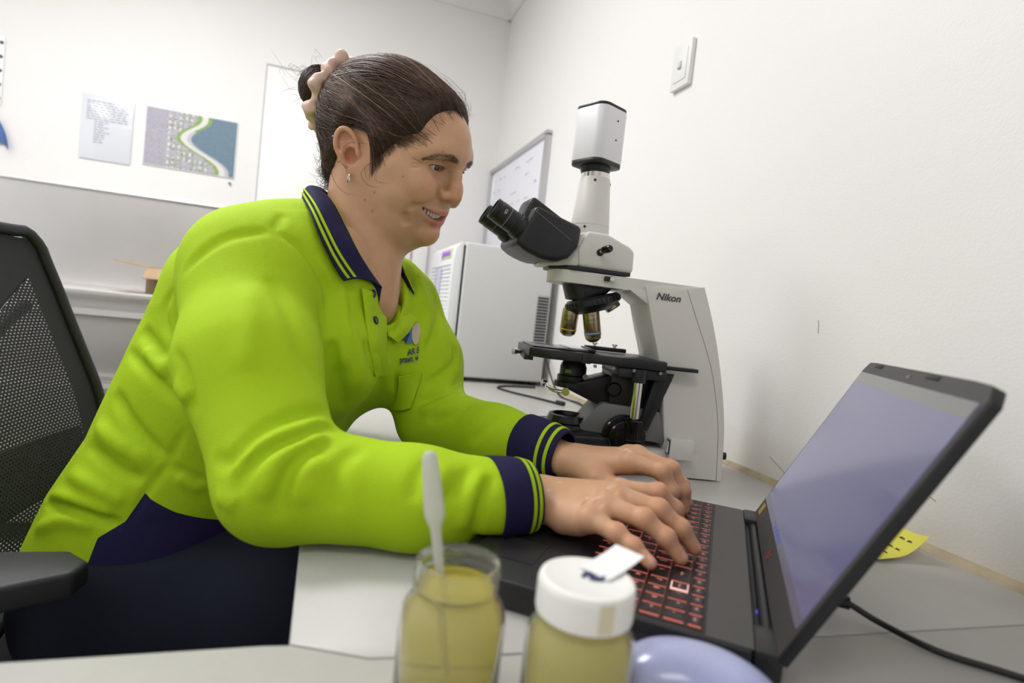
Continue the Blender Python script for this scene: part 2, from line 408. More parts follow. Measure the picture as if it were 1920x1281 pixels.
# hook rail strip and cloths at the left border of the photograph
rl = thing('paper_roll_chart', 'white punched paper strip hanging at the left edge of the back wall', 'paper', (-1.345, WY - 0.004, 1.72))
MB().box((0, 0, 0), (0.075, 0.003, 0.27), 0.001).build('sheet', m_paper, rl)
for k in range(5): MB().lathe([(0.006, 0), (0.006, 0.004), (0, 0.004)], (0.028, -0.0016, 0.11 - k * 0.055), (0, -1, 0), 10).build('stud', mat('dark_stud', rgb(70, 74, 84), 0.5), rl)
def cloth(name, label, x, z0, z1, w, col):
    rows = []
    for i in range(13):
        t = i / 12; z = z0 + (z1 - z0) * t; ww = w * (0.35 + 0.65 * t ** 0.7)
        rows.append([(x + (s - 0.5) * ww, WY - 0.03 - 0.018 * math.sin(s * 11 + t * 2) * (0.3 + t), z - 0.02 * math.sin(s * 7) * t) for s in np.linspace(0, 1, 17)])
    o = MB().sheet(rows, 0.002).build(name, mat(name + '_cotton', col, 0.85, bump=('noise', 300, 0.3, 0.002)))
    return tag(o, label, 'cloth')
cloth('towel', 'blue cloth hanging on the back wall at the left edge', -1.34, 1.53, 1.42, 0.16, rgb(92, 122, 178))
cloth('dishcloth', 'yellow cloth hanging over the splashback at the left edge', -1.365, 1.31, 1.17, 0.10, rgb(196, 196, 60))
# ------------------------------------------------------------------ whiteboard and switch on the right wall
m_wb = mat('whiteboard_enamel', rgb(233, 233, 242), 0.18)
wb = thing('whiteboard', 'framed whiteboard with faint writing on the right wall', 'whiteboard', (WX, 2.495, 1.36))
MB().box((-0.008, 0, 0), (0.010, 0.76, 0.63)).build('board', m_wb, wb)
for cc, dd in (((-.012, 0, .3225), (.024, .80, .022)), ((-.012, 0, -.3225), (.024, .80, .022)), ((-.012, .389, 0), (.024, .022, .645)), ((-.012, -.389, 0), (.024, .022, .645))):
    MB().box(cc, dd, 0.003).build('frame_rail', m_alu, wb)
m_ink = mat('faint_blue_ink', rgb(170, 172, 205), 0.5)
mb = MB(); random.seed(11)
for i in range(9):
    z = 0.26 - i * 0.052; y = 0.34
    while y > -0.33:
        L = random.uniform(0.02, 0.09)
        if random.random() < 0.6: mb.tube([(-0.0135, y - L * k / 6, z + random.uniform(-.006, .006)) for k in range(7)], 0.0011, 4)
        y -= L + random.uniform(0.01, 0.06)
tag(mb.build('handwriting', m_ink, wb), kind='stuff')
sw = thing('light_switch', 'white light switch plate on the right wall above the microscope', 'switch', (WX, 1.227, 1.614))
MB().box((-0.006, 0, 0), (0.012, 0.074, 0.107), 0.002).build('plate', m_whitepl, sw)
MB().box((-0.0125, 0, 0), (0.003, 0.05, 0.075), 0.001).build('rocker_frame', m_whitepl, sw)
MB().box((-0.0155, 0, 0.0), (0.005, 0.011, 0.018), 0.001, R=rotm(0, 0.2, 0)).build('rocker', mat('rocker_grey', rgb(205, 205, 207), 0.4), sw)
# ------------------------------------------------------------------ white benchtop appliance
m_app = mat('appliance_enamel', rgb(206, 206, 206), 0.35)
m_appd = mat('appliance_door', rgb(226, 227, 230), 0.3)
m_dark = mat('dark_rubber', rgb(38, 38, 42), 0.6)
ap = thing('benchtop_incubator', 'white benchtop incubator with louvred door and side vent beyond the microscope', 'appliance', (0.42, 1.85, DESK))
MB().box((0.1625, 0.215, 0.24), (0.320, 0.43, 0.45), 0.008, 3).build('housing', m_app, ap)
MB().box((0.0005, 0.215, 0.238), (0.006, 0.42, 0.43)).build('gasket', m_dark, ap)
dd = MB().prism([(-0.003, 0.02), (-0.026, 0.02), (-0.034, 0.10), (-0.036, 0.24), (-0.034, 0.40), (-0.028, 0.446), (-0.012, 0.462), (-0.003, 0.464)], 0.003, 0.427, 'y', 0.004).build('door', m_appd, ap)
for k in range(26):
    z = 0.05 + k * 0.0135
    MB().box((-0.0358, 0.215, z), (0.004, 0.36, 0.0045), 0.001).build('louvre', m_appd, dd)
MB().box((-0.0375, 0.23, 0.24), (0.005, 0.10, 0.28), 0.002).build('window_pane', mat('lilac_pane', rgb(178, 178, 205), 0.15), dd)
st = MB().box((-0.031, 0.14, 0.427), (0.003, 0.17, 0.034), 0.0005, R=rotm(0, 0.15, 0)).build('sticker', mat('green_sticker', rgb(198, 204, 150), 0.5), dd)
m_pur = mat('purple_print', rgb(168, 104, 240), 0.5)
mb = MB()
for k, yy in enumerate((0.20, 0.165, 0.135, 0.11, 0.085)): mb.lathe([(0.012 if k == 0 else 0.009, 0), (0.012 if k == 0 else 0.009, 0.003), (0, 0.003)], (-0.0325, yy, 0.427), (-1, 0, 0.1), 12)
mb.build('sticker_print', m_pur, st)
vb = MB().box((0.294, -0.0005, 0.235), (0.046, 0.003, 0.17), 0.0008).build('vent_plate', mat('vent_grey', rgb(172, 172, 172), 0.5), ap)
for k in range(15): MB().box((0.294, -0.0022, 0.162 + k * 0.0105), (0.040, 0.002, 0.0062)).build('vent_slot', m_dark, vb)
for fx in (0.04, 0.30):
    for fy in (0.04, 0.39): MB().lathe([(0.014, 0), (0.016, 0.016)], (fx, fy, 0), seg=14).build('foot', m_dark, ap)
m_cable = mat('black_cable', rgb(26, 26, 28), 0.45)
def cable(name, label, pts, r, plug=None, n=60):
    mb = MB().tube(spline(pts, n), r, 8)
    if plug is not None:
        a, bb, pr_ = plug; mb.tube([a, a + (np.array(bb) - np.array(a)) * 0.3, bb], pr_, 10)
    return tag(mb.build(name, m_cable), label, 'cable')
zc = DESK + 0.0035
cable('power_cable', 'black cable with a small plug lying on the desk in front of the incubator', [(0.70, 1.80, zc), (0.60, 1.79, zc), (0.55, 1.745, zc), (0.57, 1.66, zc), (0.62, 1.57, zc), (0.655, 1.50, zc)], 0.0032, (np.array((0.655, 1.50, zc + .003)), np.array((0.668, 1.475, zc + .003)), 0.0065))
cable('adapter_cable', 'black adapter cable hanging behind the microscope stage', [(0.745, 1.84, zc + 0.10), (0.738, 1.74, zc + 0.03), (0.725, 1.63, zc), (0.735, 1.52, zc), (0.72, 1.44, zc)], 0.0032, (np.array((0.72, 1.44, zc + .004)), np.array((0.70, 1.40, zc + .004)), 0.011))
m_scr_ = mat('pen_scratch', rgb(168, 164, 160), 0.7)
wr = [o for o in COL.objects if o.name == 'wall_right'][0]
for pts in ([(WX - .0004, 0.735, 1.022), (WX - .0004, 0.733, 1.012), (WX - .0004, 0.732, 1.000)], [(WX - .0004, 0.800, 0.775), (WX - .0004, 0.775, 0.764), (WX - .0004, 0.752, 0.752)], [(WX - .0004, 0.520, 0.800), (WX - .0004, 0.512, 0.797)]):
    MB().tube(spline(pts, 8), 0.0006, 5).build('scratch', m_scr_, wr)
# ------------------------------------------------------------------ microscope (local x: towards its back, y: away from the camera, z: up)
m_sc = mat('scope_enamel', rgb(214, 212, 206), 0.42, bump=('noise', 900, 0.06, 0.0006))
m_scw = mat('scope_camera_white', rgb(228, 228, 231), 0.35)
m_blk = mat('scope_black', rgb(30, 30, 33), 0.38, spec=0.5, bump=('noise', 1200, 0.05, 0.0004))
m_blkg = mat('scope_black_gloss', rgb(14, 14, 16), 0.18)
m_grey = mat('scope_grey_casting', rgb(112, 112, 112), 0.45)
m_chrome = mat('chrome', rgb(215, 212, 205), 0.15, 1.0)
m_brass = mat('objective_nickel', rgb(176, 160, 128), 0.28, 1.0)
m_txt = mat('dark_print', rgb(72, 72, 74), 0.5)
m_glass = mat('clear_glass', (1, 1, 1, 1), 0.02, trans=1.0, ior=1.5)
m_glint = mat('lens_glass', rgb(20, 22, 30), 0.03, spec=0.9, coat=1.0)
def hull(mb, pts, bev=0.0, seg=2):
    bm = bmesh.new()
    for p in pts: bm.verts.new(p)
    r = bmesh.ops.convex_hull(bm, input=bm.verts[:])
    for v in [v for v in bm.verts if not v.link_faces]: bm.verts.remove(v)
    bmesh.ops.dissolve_limit(bm, angle_limit=0.03, verts=bm.verts[:], edges=bm.edges[:])
    if bev: bmesh.ops.bevel(bm, geom=[e for e in bm.edges if e.calc_face_angle(0) > 0.35], offset=bev, segments=seg, profile=0.5, affect='EDGES', clamp_overlap=True)
    return mb._bm(bm, None, None)
ms = thing('microscope', 'off-white trinocular laboratory microscope with black eyepieces and a camera on top', 'microscope', (0.66557, 0.79063, DESK), math.radians(-15))
W0 = 0.06; UA = -0.265
# column
front = spline([(-0.172, 0.318), (-0.152, 0.25), (-0.134, 0.195), (-0.121, 0.14), (-0.110, 0.07), (-0.100, 0.003)], 14)
back = spline([(0.0, 0.003), (-0.007, 0.097), (-0.025, 0.186), (-0.047, 0.262), (-0.071, 0.326)], 14)
col_poly = [tuple(p) for p in back] + [tuple(p) for p in front]
body = MB().prism(col_poly, 0.0, 0.12, 'y', 0.003).build('stand', m_sc, ms)
seam = spline([(-0.101, 0.319), (-0.078, 0.27), (-0.057, 0.225), (-0.040, 0.183), (-0.026, 0.13), (-0.017, 0.085), (-0.010, 0.003)], 14)
MB().prism([(p[0] - 0.0008, p[1]) for p in seam[::-1]] + [(p[0] + 0.0015, p[1]) for p in front[1:]][::1], -0.0016, 0.0005, 'y').build('side_panel', m_sc, body)
MB().prism([(p[0] + 0.0008, p[1]) for p in seam] + [(p[0] - 0.001, p[1]) for p in back[::1]], -0.0016, 0.0005, 'y').build('rear_side_panel', m_sc, body)
text_on(MB(), 'Nikon', (-0.131, -0.0021, 0.302), (1, 0, -0.02), (0, 0, 1), 0.0165, shear=0.22, bold=0.0004, extrude=0.0002).build('lettering', m_txt, body, None)
MB().box((-0.1345, 0.02, 0.209), (0.0012, 0.007, 0.010), R=rotm(0, -0.3, 0)).build('caution_sticker', mat('sticker_yellow', rgb(205, 190, 70), 0.5), body)
# arm
tip = [(-0.300 - 0.030 * math.sin(a), W0 + 0.052 * math.cos(a)) for a in np.linspace(0, math.pi, 14)]
armpts = [(-0.071, 0.118)] + tip + [(-0.071, 0.002)]
bm_arm = MB()
v = []
n = len(armpts)
for (p, q), top in [(a, 1) for a in armpts] + [(a, 0) for a in armpts]:
    zt = 0.331 - (p + 0.33) * 0.022; zb = 0.3105 + (p + 0.33) * (-0.02)
    v.append((p, q, zt if top else zb))
f = [tuple(range(n))[::-1], tuple(range(n, 2 * n))] + [(i, (i + 1) % n, n + (i + 1) % n, n + i) for i in range(n)]
bm_arm.add(v, f); arm = bm_arm.build('arm', m_sc, ms)
hull(MB(), [(-0.20, 0.004, 0.311), (-0.20, 0.116, 0.311), (-0.16, 0.002, 0.311), (-0.16, 0.118, 0.311), (-0.16, 0.002, 0.285), (-0.16, 0.118, 0.285)], 0.002).build('arm_web', m_sc, arm)
MB().box((-0.236, 0.003, 0.322), (0.010, 0.006, 0.008), 0.001).build('clamp_slot', m_blk, arm)
MB().lathe([(0.0, 0), (0.0045, 0), (0.0048, 0.006), (0.004, 0.008), (0, 0.008)], (-0.229, 0.001, 0.322), (0, -1, 0), 16).build('clamp_screw', m_chrome, arm)
# prism head
hd = MB()
hp = [(-0.292, 0.3375), (-0.295, 0.366), (-0.283, 0.397), (-0.248, 0.396), (-0.207, 0.379), (-0.198, 0.372), (-0.197, 0.336)]
hd.prism(hp, 0.002, 0.118, 'y', 0.006, 3)
hull(hd, [(-0.29, 0.006, 0.338), (-0.29, 0.114, 0.338), (-0.352, 0.034, 0.334), (-0.352, 0.086, 0.334), (-0.352, 0.034, 0.340), (-0.352, 0.086, 0.340), (-0.292, 0.006, 0.364), (-0.292, 0.114, 0.364), (-0.283, 0.008, 0.396), (-0.283, 0.112, 0.396), (-0.305, 0.032, 0.390), (-0.305, 0.088, 0.390)], 0.003)
head = hd.build('prism_head', m_sc, ms)
MB().prism([(-0.20, 0.006), (-0.20, 0.114), (-0.30, 0.114), (-0.335, 0.085), (-0.335, 0.035), (-0.30, 0.006)], 0.3305, 0.3378, 'z', 0.001).build('head_seat', m_blk, head)
MB().tube([(-0.258, 0.002, 0.364), (-0.258, -0.018, 0.3665)], 0.0032, 12).build('lever_rod', m_chrome, head)
MB().lathe([(0.0, 0), (0.0058, 0.0005), (0.0062, 0.004), (0.0062, 0.016), (0.005, 0.019), (0, 0.019)], (-0.258, -0.015, 0.366), (0.35, -1, 0.12), 18).build('lever_grip', m_blkg, head)
MB().lathe([(0.0, 0), (0.006, 0.0), (0.006, 0.0015), (0, 0.0015)], (-0.258, 0.0022, 0.3638), (0, -1, 0), 16).build('lever_bush', m_blk, head)
# label on slanted front corner of the head
o_ = np.array((-0.2985, 0.0175, 0.381)); nrm = np.array((-0.62, -0.66, 0.42)); nrm /= np.linalg.norm(nrm)
rt = np.cross((0, 0, 1), nrm); rt /= np.linalg.norm(rt); upv = np.cross(nrm, rt)
Rl = np.stack([rt, upv, nrm], 1)
lb = MB().box(o_ + nrm * 0.0008, (0.021, 0.022, 0.001), R=Rl).build('beam_label', mat('pale_label', rgb(226, 228, 232), 0.4), head)
mbl = MB()
for k in range(3):
    mbl.box(o_ + nrm * 0.0014 + Rl @ np.array((-0.004, 0.005 - k * 0.006, 0)), (0.003, 0.0025, 0.0004), R=Rl)
    mbl.box(o_ + nrm * 0.0014 + Rl @ np.array((0.003, 0.005 - k * 0.006, 0)), (0.006, 0.0022, 0.0004), R=Rl)
mbl.build('label_print', mat('dark_label_ink', rgb(60, 60, 80), 0.5), lb)
# binocular housing
bd = np.array((-0.083, 0, 0.043)); bd /= np.linalg.norm(bd)
bn = np.array((-bd[2], 0, bd[0])) * -1
bino = MB()
prof = [(-0.300, 0.402), (-0.302, 0.372), (-0.318, 0.348)] + [tuple(p) for p in spline([(-0.336, 0.339), (-0.362, 0.339), (-0.392, 0.348), (-0.412, 0.362)], 8)] + [(-0.399, 0.388), (-0.391, 0.410), (-0.300, 0.402 - 0.0)]
def lobe(w0, w1, top): 
    pf = [(-0.303, 0.399), (-0.302, 0.372), (-0.318, 0.348)] + [tuple(p) for p in spline([(-0.336, 0.339), (-0.362, 0.339), (-0.392, 0.348), (-0.413, 0.361)], 8)] + [(-0.3915, 0.402), (-0.372, top)]
    return pf
bino.prism([(-0.300, 0.401), (-0.304, 0.366), (-0.318, 0.348)] + [tuple(p) for p in spline([(-0.336, 0.340), (-0.362, 0.340), (-0.392, 0.349), (-0.412, 0.362)], 8)] + [(-0.387, 0.412), (-0.384, 0.425)], 0.004, 0.116, 'y', 0.009, 3)
bino.prism([(-0.300, 0.402), (-0.31, 0.37), (-0.40, 0.39), (-0.3885, 0.432), (-0.383, 0.443), (-0.376, 0.442)], 0.032, 0.088, 'y', 0.007, 3)
bh = bino.build('binocular_housing', m_blk, ms)
MB().tube([(-0.3835, 0.0035, 0.414), (-0.318, 0.0035, 0.376)], 0.0006, 6).build('housing_seam', m_grey, bh)
for w in (0.028, 0.092):
    o = np.array((-0.401, w, 0.3885)) - bd * 0.012
    ep = MB().lathe([(0.0, 0), (0.0215, 0), (0.0215, 0.018), (0.0205, 0.0185), (0.0205, 0.022), (0.0185, 0.0225), (0.0185, 0.036), (0.0178, 0.0365), (0.0178, 0.0385), (0.0185, 0.039), (0.0185, 0.055), (0.0175, 0.056), (0.0180, 0.057), (0.0180, 0.063), (0.0172, 0.065), (0.0155, 0.065), (0.0145, 0.060), (0.0, 0.060)], o, bd, 40).build('eyepiece', m_blk, ms)
    MB().lathe([(0.0, 0), (0.0135, 0), (0.010, 0.0012), (0.0, 0.0018)], o + bd * 0.0605, bd, 30).build('eye_lens', m_glint, ep)
    MB().lathe([(0.0185, 0), (0.0187, 0.0004), (0.0187, 0.0012), (0.0185, 0.0016)], o + bd * 0.0375, bd, 40, cap=False).build('eyepiece_ring', m_grey, ep)
    if w < 0.05:
        side = np.array((0, -1, 0)); pos = o + bd * 0.046 + side * 0.0187
        text_on(MB(), 'CFI', pos + np.array((0, 0, 0.003)), -bn * 1.0, bd * -1.0, 0.0055, extrude=0.0002).build('lettering', m_whitepl, ep, None)
# trinocular tube
tb = MB().lathe([(0.0, 0.395), (0.034, 0.395), (0.0345, 0.398), (0.0335, 0.412), (0.0330, 0.4122), (0.0330, 0.4132), (0.0335, 0.4134), (0.0262, 0.494), (0.0255, 0.4955), (0.0, 0.4955)], (UA, W0, 0), seg=48).build('camera_tube', m_sc, ms)
for a_, z_ in ((-2.0, 0.4075), (-1.75, 0.488), (-0.2, 0.488)):
    r_ = 0.0337 if z_ < .42 else 0.0266
    MB().lathe([(0.0, 0), (0.0022, 0), (0.0022, 0.001), (0, 0.001)], (UA + r_ * math.cos(a_), W0 + r_ * math.sin(a_), z_), (math.cos(a_), math.sin(a_), 0), 10).build('grub_screw', m_blkg, tb)
MB().lathe([(0.0, 0.4955), (0.0250, 0.4955), (0.0250, 0.5025), (0.0225, 0.503), (0.0225, 0.508), (0, 0.508)], (UA, W0, 0), seg=40).build('tube_collar', m_chrome, tb)
# camera
cm = MB(); ca = math.radians(38)
def rrect(w, d, r, n=6):
    pts = []
    for cx, cy, a0 in ((w / 2 - r, d / 2 - r, 0), (-w / 2 + r, d / 2 - r, 90), (-w / 2 + r, -d / 2 + r, 180), (w / 2 - r, -d / 2 + r, 270)):
        for k in range(n + 1):
            a = math.radians(a0 + 90 * k / n); pts.append((cx + r * math.cos(a), cy + r * math.sin(a)))
    return pts
Rz = rotm(0, 0, ca)
camb = MB().prism(rrect(0.070, 0.070, 0.016), 0.522, 0.610, 'z', 0.001, R=Rz, t=(UA - 0.002, W0, 0)).build('camera_body', m_scw, ms)
MB().prism(rrect(0.069, 0.069, 0.016), 0.6095, 0.6155, 'z', 0.002, R=Rz, t=(UA - 0.002, W0, 0)).build('camera_lid', m_blk, camb)
MB().prism(rrect(0.069, 0.069, 0.016), 0.515, 0.5225, 'z', 0.002, R=Rz, t=(UA - 0.002, W0, 0)).lathe([(0.020, 0.504), (0.024, 0.5045), (0.026, 0.509), (0.026, 0.516)], (UA - 0.002, W0, 0), seg=32).build('camera_foot', m_blk, camb)
for zz in (0.590, 0.558):
    p = Rz @ np.array((0.004, -0.0352, 0)) + np.array((UA - 0.002, W0, zz))
    MB().lathe([(0.0, 0), (0.0016, 0), (0.0016, 0.0006), (0, 0.0006)], p, Rz @ np.array((0, -1, 0)), 10).build('camera_screw', m_blk, camb)
# nosepiece
nz = MB()
hull(nz, [(UA + 0.034 * math.cos(a) - 0.004, W0 + 0.036 * math.sin(a), 0.312) for a in np.linspace(0, 6.283, 20)] + [(UA + 0.028 * math.cos(a) + 0.0, W0 + 0.034 * math.sin(a), 0.283) for a in np.linspace(0, 6.283, 20)] + [(UA + 0.05, W0 - .02, 0.312), (UA + 0.05, W0 + .02, 0.312)], 0.001)
nose = nz.build('nosepiece', m_blk, ms)
tax = np.array((0.30, -0.0, -0.954)); tc_ = np.array((UA + 0.018, W0, 0.292))
tr = MB().lathe([(0.0, 0), (0.044, 0), (0.048, 0.004), (0.048, 0.014), (0.045, 0.016), (0.042, 0.018), (0.030, 0.026), (0, 0.028)], tc_, tax, 48)
Fm = frame(tax)
for k in range(36):
    a = 2 * math.pi * k / 36; d = Fm @ np.array((math.cos(a), math.sin(a), 0))
    tr.box(tc_ + tax * 0.009 + d * 0.0482, (0.002, 0.0042, 0.0085), 0.0006, R=np.stack([d, np.cross(tax, d), tax], 1))
tr.build('turret', m_blk, nose)
def objective(base, ax, L, band, txt=True):
    ax = np.array(ax, float); ax /= np.linalg.norm(ax); base = np.array(base, float)
    o = MB().lathe([(0.0, -0.006), (0.0125, -0.006), (0.0125, 0.0), (0.0145, 0.0005), (0.0150, 0.003), (0.0150, L * 0.80), (0.0143, L * 0.82), (0.0138, L * 0.90), (0.0080, L * 0.985), (0.0060, L), (0, L)], base, ax, 40).build('objective', m_brass, ms)
    MB().lathe([(0.01505, 0), (0.01525, 0.0003), (0.01525, 0.0020), (0.01505, 0.0023)], base + ax * L * 0.72, ax, 40, cap=False).build('colour_band', band, o)
    side = np.array((-0.25, -1, 0.0)); side -= ax * (side @ ax); side /= np.linalg.norm(side)
    rt = np.cross(-ax, side) * -1.0
    mbt = MB()
    if rt[0] < 0: rt = -rt
    for k, s_ in enumerate(('Plan Fluor', '40x/0.75', 'WD 0.66')):
        text_on(mbt, s_, base + ax * (0.012 + 0.008 * k) + side * 0.01535, rt, -ax, 0.0042 if k < 2 else 0.003, extrude=0.0)
    mbt.build('lettering', m_txt, o, None)
    return o
m_blue = mat('pale_blue_band', rgb(150, 180, 220), 0.4); m_yel = mat('yellow_band', rgb(206, 186, 40), 0.4)
objective((-0.248, W0 - 0.004, 0.272), (0.22, 0.04, -1), 0.060, m_blue)
objective((-0.279, W0 + 0.012, 0.268), (-0.02, 0.12, -1), 0.050, m_yel)
MB().lathe([(0.0, 0), (0.014, 0), (0.014, 0.010), (0.012, 0.012), (0.0, 0.012)], (-0.213, W0 + 0.0, 0.284), (0.62, -0.1, -0.78), 30).build('turret_plug', m_brass, nose)
# stage
stg = MB().prism([(-0.362, 0.135), (-0.352, 0.0), (-0.318, -0.022), (-0.215, -0.024), (-0.205, -0.030), (-0.128, -0.030), (-0.118, 0.02), (-0.118, 0.135)], 0.181, 0.196, 'z', 0.002).build('stage', m_blk, ms)
MB().prism([(-0.355, 0.13), (-0.345, 0.012), (-0.24, 0.008), (-0.24, 0.13)], 0.196, 0.1985, 'z', 0.0008).build('stage_plate', m_blkg, stg)
MB().box((-0.268, 0.065, 0.2003), (0.032, 0.082, 0.0014), R=rotm(0, 0, 0.1)).build('glass_slide', mat('slide_glass', rgb(225, 232, 235), 0.05, trans=0.6, ior=1.5), stg)
sh = MB().box((-0.205, 0.095, 0.2015), (0.075, 0.018, 0.007), 0.001).box((-0.245, 0.05, 0.2005), (0.008, 0.10, 0.004), 0.001).build('slide_holder', m_blk, stg)
for p in ((-0.225, 0.094), (-0.188, 0.094)):
    MB().lathe([(0.0025, 0.2045), (0.0025, 0.208), (0.005, 0.2085), (0.005, 0.2115), (0, 0.212)], (p[0], p[1], 0), seg=18).build('holder_screw', m_chrome, sh)
MB().box((-0.26, -0.024, 0.1885), (0.014, 0.006, 0.017), 0.001).build('stage_bracket', m_blk, stg)
MB().box((-0.10, -0.018, 0.1865), (0.052, 0.018, 0.006), 0.001).build('stage_rack', m_blk, stg)
MB().box((-0.165, 0.04, 0.172), (0.08, 0.13, 0.016), 0.002).build('stage_carrier', m_blk, stg)
MB().lathe([(0.0, 0), (0.0045, 0), (0.0045, 0.016), (0.006, 0.017), (0.006, 0.023), (0, 0.0235)], (-0.352, 0.10, 0.180), (-0.9, -0.45, 0), 18).build('stage_stop', m_chrome, stg)
MB().box((-0.35, 0.07, 0.177), (0.016, 0.10, 0.008), 0.001).build('stage_lower_rail', m_blk, stg)
for p in ((-0.245, -0.022), (-0.215, -0.022), (-0.182, -0.026), (-0.138, -0.026)):
    MB().lathe([(0.0, 0), (0.0028, 0), (0.0028, 0.004), (0, 0.004)], (p[0], p[1] - 0.002, 0.1775), (0, -1, 0), 12).build('stage_screw', m_chrome, stg)
# stage drive hanging at the near side
hx = -0.170; hy = -0.022
hdl = MB().lathe([(0.0, 0.158), (0.0115, 0.158), (0.0125, 0.166), (0.0125, 0.180), (0, 0.180)], (hx, hy, 0), seg=28).build('drive_socket', m_blk, ms)
MB().lathe([(0.0078, 0.098), (0.0078, 0.160)], (hx, hy, 0), seg=28).build('drive_shaft', m_chrome, hdl)
for z0, z1, r in ((0.062, 0.099, 0.0155), (0.022, 0.060, 0.0168)):
    g = MB().lathe([(0.0, z0), (r - .001, z0), (r, z0 + .0015), (r, z1 - .004), (r - .002, z1 - .0015), (r * 0.62, z1), (0, z1)], (hx, hy, 0), seg=36)
    for k in range(30):
        a = 2 * math.pi * k / 30; g.box((hx + r * math.cos(a), hy + r * math.sin(a), (z0 + z1) / 2 - .001), (0.0012, 0.0018, (z1 - z0) * 0.78), R=rotm(0, 0, a))
    g.build('drive_knob', m_blkg, hdl)
# condenser below the stage
cd = MB().lathe([(0.0, 0.138), (0.026, 0.138), (0.027, 0.142), (0.027, 0.150), (0.0235, 0.152), (0.0235, 0.166), (0.021, 0.172), (0.018, 0.178), (0, 0.178)], (UA, W0, 0), seg=36).build('condenser', m_blk, ms)
MB().box((UA - 0.012, W0 - 0.022, 0.159), (0.010, 0.004, 0.006)).build('condenser_mark', mat('green_mark', rgb(120, 150, 50), 0.5), cd)
MB().prism([(UA + r * math.cos(a), W0 + r * math.sin(a)) for a, r in zip(np.linspace(0, 6.1, 40), [0.030 + 0.0012 * (k % 2) for k in range(40)])], 0.130, 0.139, 'z').build('aperture_ring', m_blk, cd)
MB().tube(spline([(UA - 0.046, W0 - 0.004, 0.132), (UA - 0.046, W0 - 0.028, 0.128), (UA - 0.035, W0 - 0.044, 0.126), (UA - 0.018, W0 - 0.048, 0.126)], 14), 0.0028, 10).build('condenser_lever', m_chrome, cd)
MB().lathe([(0.0, 0), (0.006, 0), (0.006, 0.008), (0, 0.0085)], (UA - 0.046, W0 - 0.0, 0.132), (-0.9, -0.3, 0.1), 18).build('lever_knob', m_chrome, cd)
MB().lathe([(0.0, 0), (0.0064, 0), (0.0064, 0.006), (0, 0.0065)], (UA - 0.018, W0 - 0.046, 0.126), (0.15, -1, 0.0), 20).build('lever_knob', mat('yellow_knob', rgb(168, 172, 70), 0.4), cd)
MB().lathe([(0.0, 0), (0.0035, 0), (0.0035, 0.012), (0.005, 0.0125), (0.005, 0.016), (0, 0.016)], (UA + 0.014, W0 - 0.022, 0.155), (0.1, -1, -0.1), 16).build('centring_screw', m_chrome, cd)
car = MB()
hull(car, [(UA - 0.01, W0 - .028, 0.128), (UA - 0.01, W0 + .028, 0.128), (UA - 0.01, W0 - .028, 0.137), (UA - 0.01, W0 + .028, 0.137), (-0.19, W0 - .03, 0.095), (-0.19, W0 + .03, 0.095), (-0.19, W0 - .03, 0.165), (-0.19, W0 + .03, 0.165)], 0.002)
hull(car, [(-0.205, 0.02, 0.10), (-0.205, 0.10, 0.10), (-0.205, 0.02, 0.172), (-0.205, 0.10, 0.172), (-0.12, 0.016, 0.17), (-0.12, 0.104, 0.17), (-0.12, 0.016, 0.13), (-0.12, 0.104, 0.13), (-0.155, 0.016, 0.085), (-0.155, 0.104, 0.085)], 0.002)
carrier = car.build('focus_carrier', m_blk, ms)
hull(MB(), [(-0.155, -0.004, 0.082), (-0.155, 0.010, 0.082), (-0.140, -0.004, 0.075), (-0.140, 0.010, 0.075), (-0.108, -0.004, 0.165), (-0.108, 0.010, 0.165), (-0.135, -0.004, 0.176), (-0.135, 0.010, 0.176), (-0.105, -0.004, 0.176), (-0.105, 0.010, 0.176)], 0.0015).build('brace', m_blk, carrier)
MB().lathe([(0.0, 0), (0.0125, 0), (0.0125, 0.006), (0.010, 0.008), (0, 0.008)], (-0.198, 0.022, 0.138), (-0.1, -1, 0), 28).build('condenser_knob', m_blkg, carrier)
# focus block and knobs
fb = MB()
hull(fb, [(-0.255, 0.02, 0.062), (-0.255, 0.10, 0.062), (-0.225, 0.02, 0.105), (-0.225, 0.10, 0.105), (-0.10, 0.0, 0.055), (-0.10, 0.12, 0.055), (-0.12, 0.0, 0.11), (-0.12, 0.12, 0.11), (-0.215, 0.02, 0.114), (-0.215, 0.10, 0.114)], 0.004)
fb.build('focus_block', m_grey, ms)
for sgn, w in ((-1, 0.0), (1, 0.12)):
    kx, kz = -0.180, 0.064
    kb = MB().lathe([(0.0, 0), (0.034, 0), (0.036, 0.002), (0.036, 0.012), (0.034, 0.014), (0.029, 0.0145), (0.029, 0.024), (0.027, 0.026), (0.019, 0.027), (0.017, 0.030), (0, 0.030)], (kx, w, kz), (0, sgn, 0), 48)
    for k in range(44):
        a = 2 * math.pi * k / 44
        kb.box((kx + 0.0362 * math.cos(a), w + sgn * 0.007, kz + 0.0362 * math.sin(a)), (0.0016, 0.009, 0.0024), R=rotm(0, -a, 0))
    kb.build('focus_knob', m_blkg if sgn < 0 else m_blk, ms)
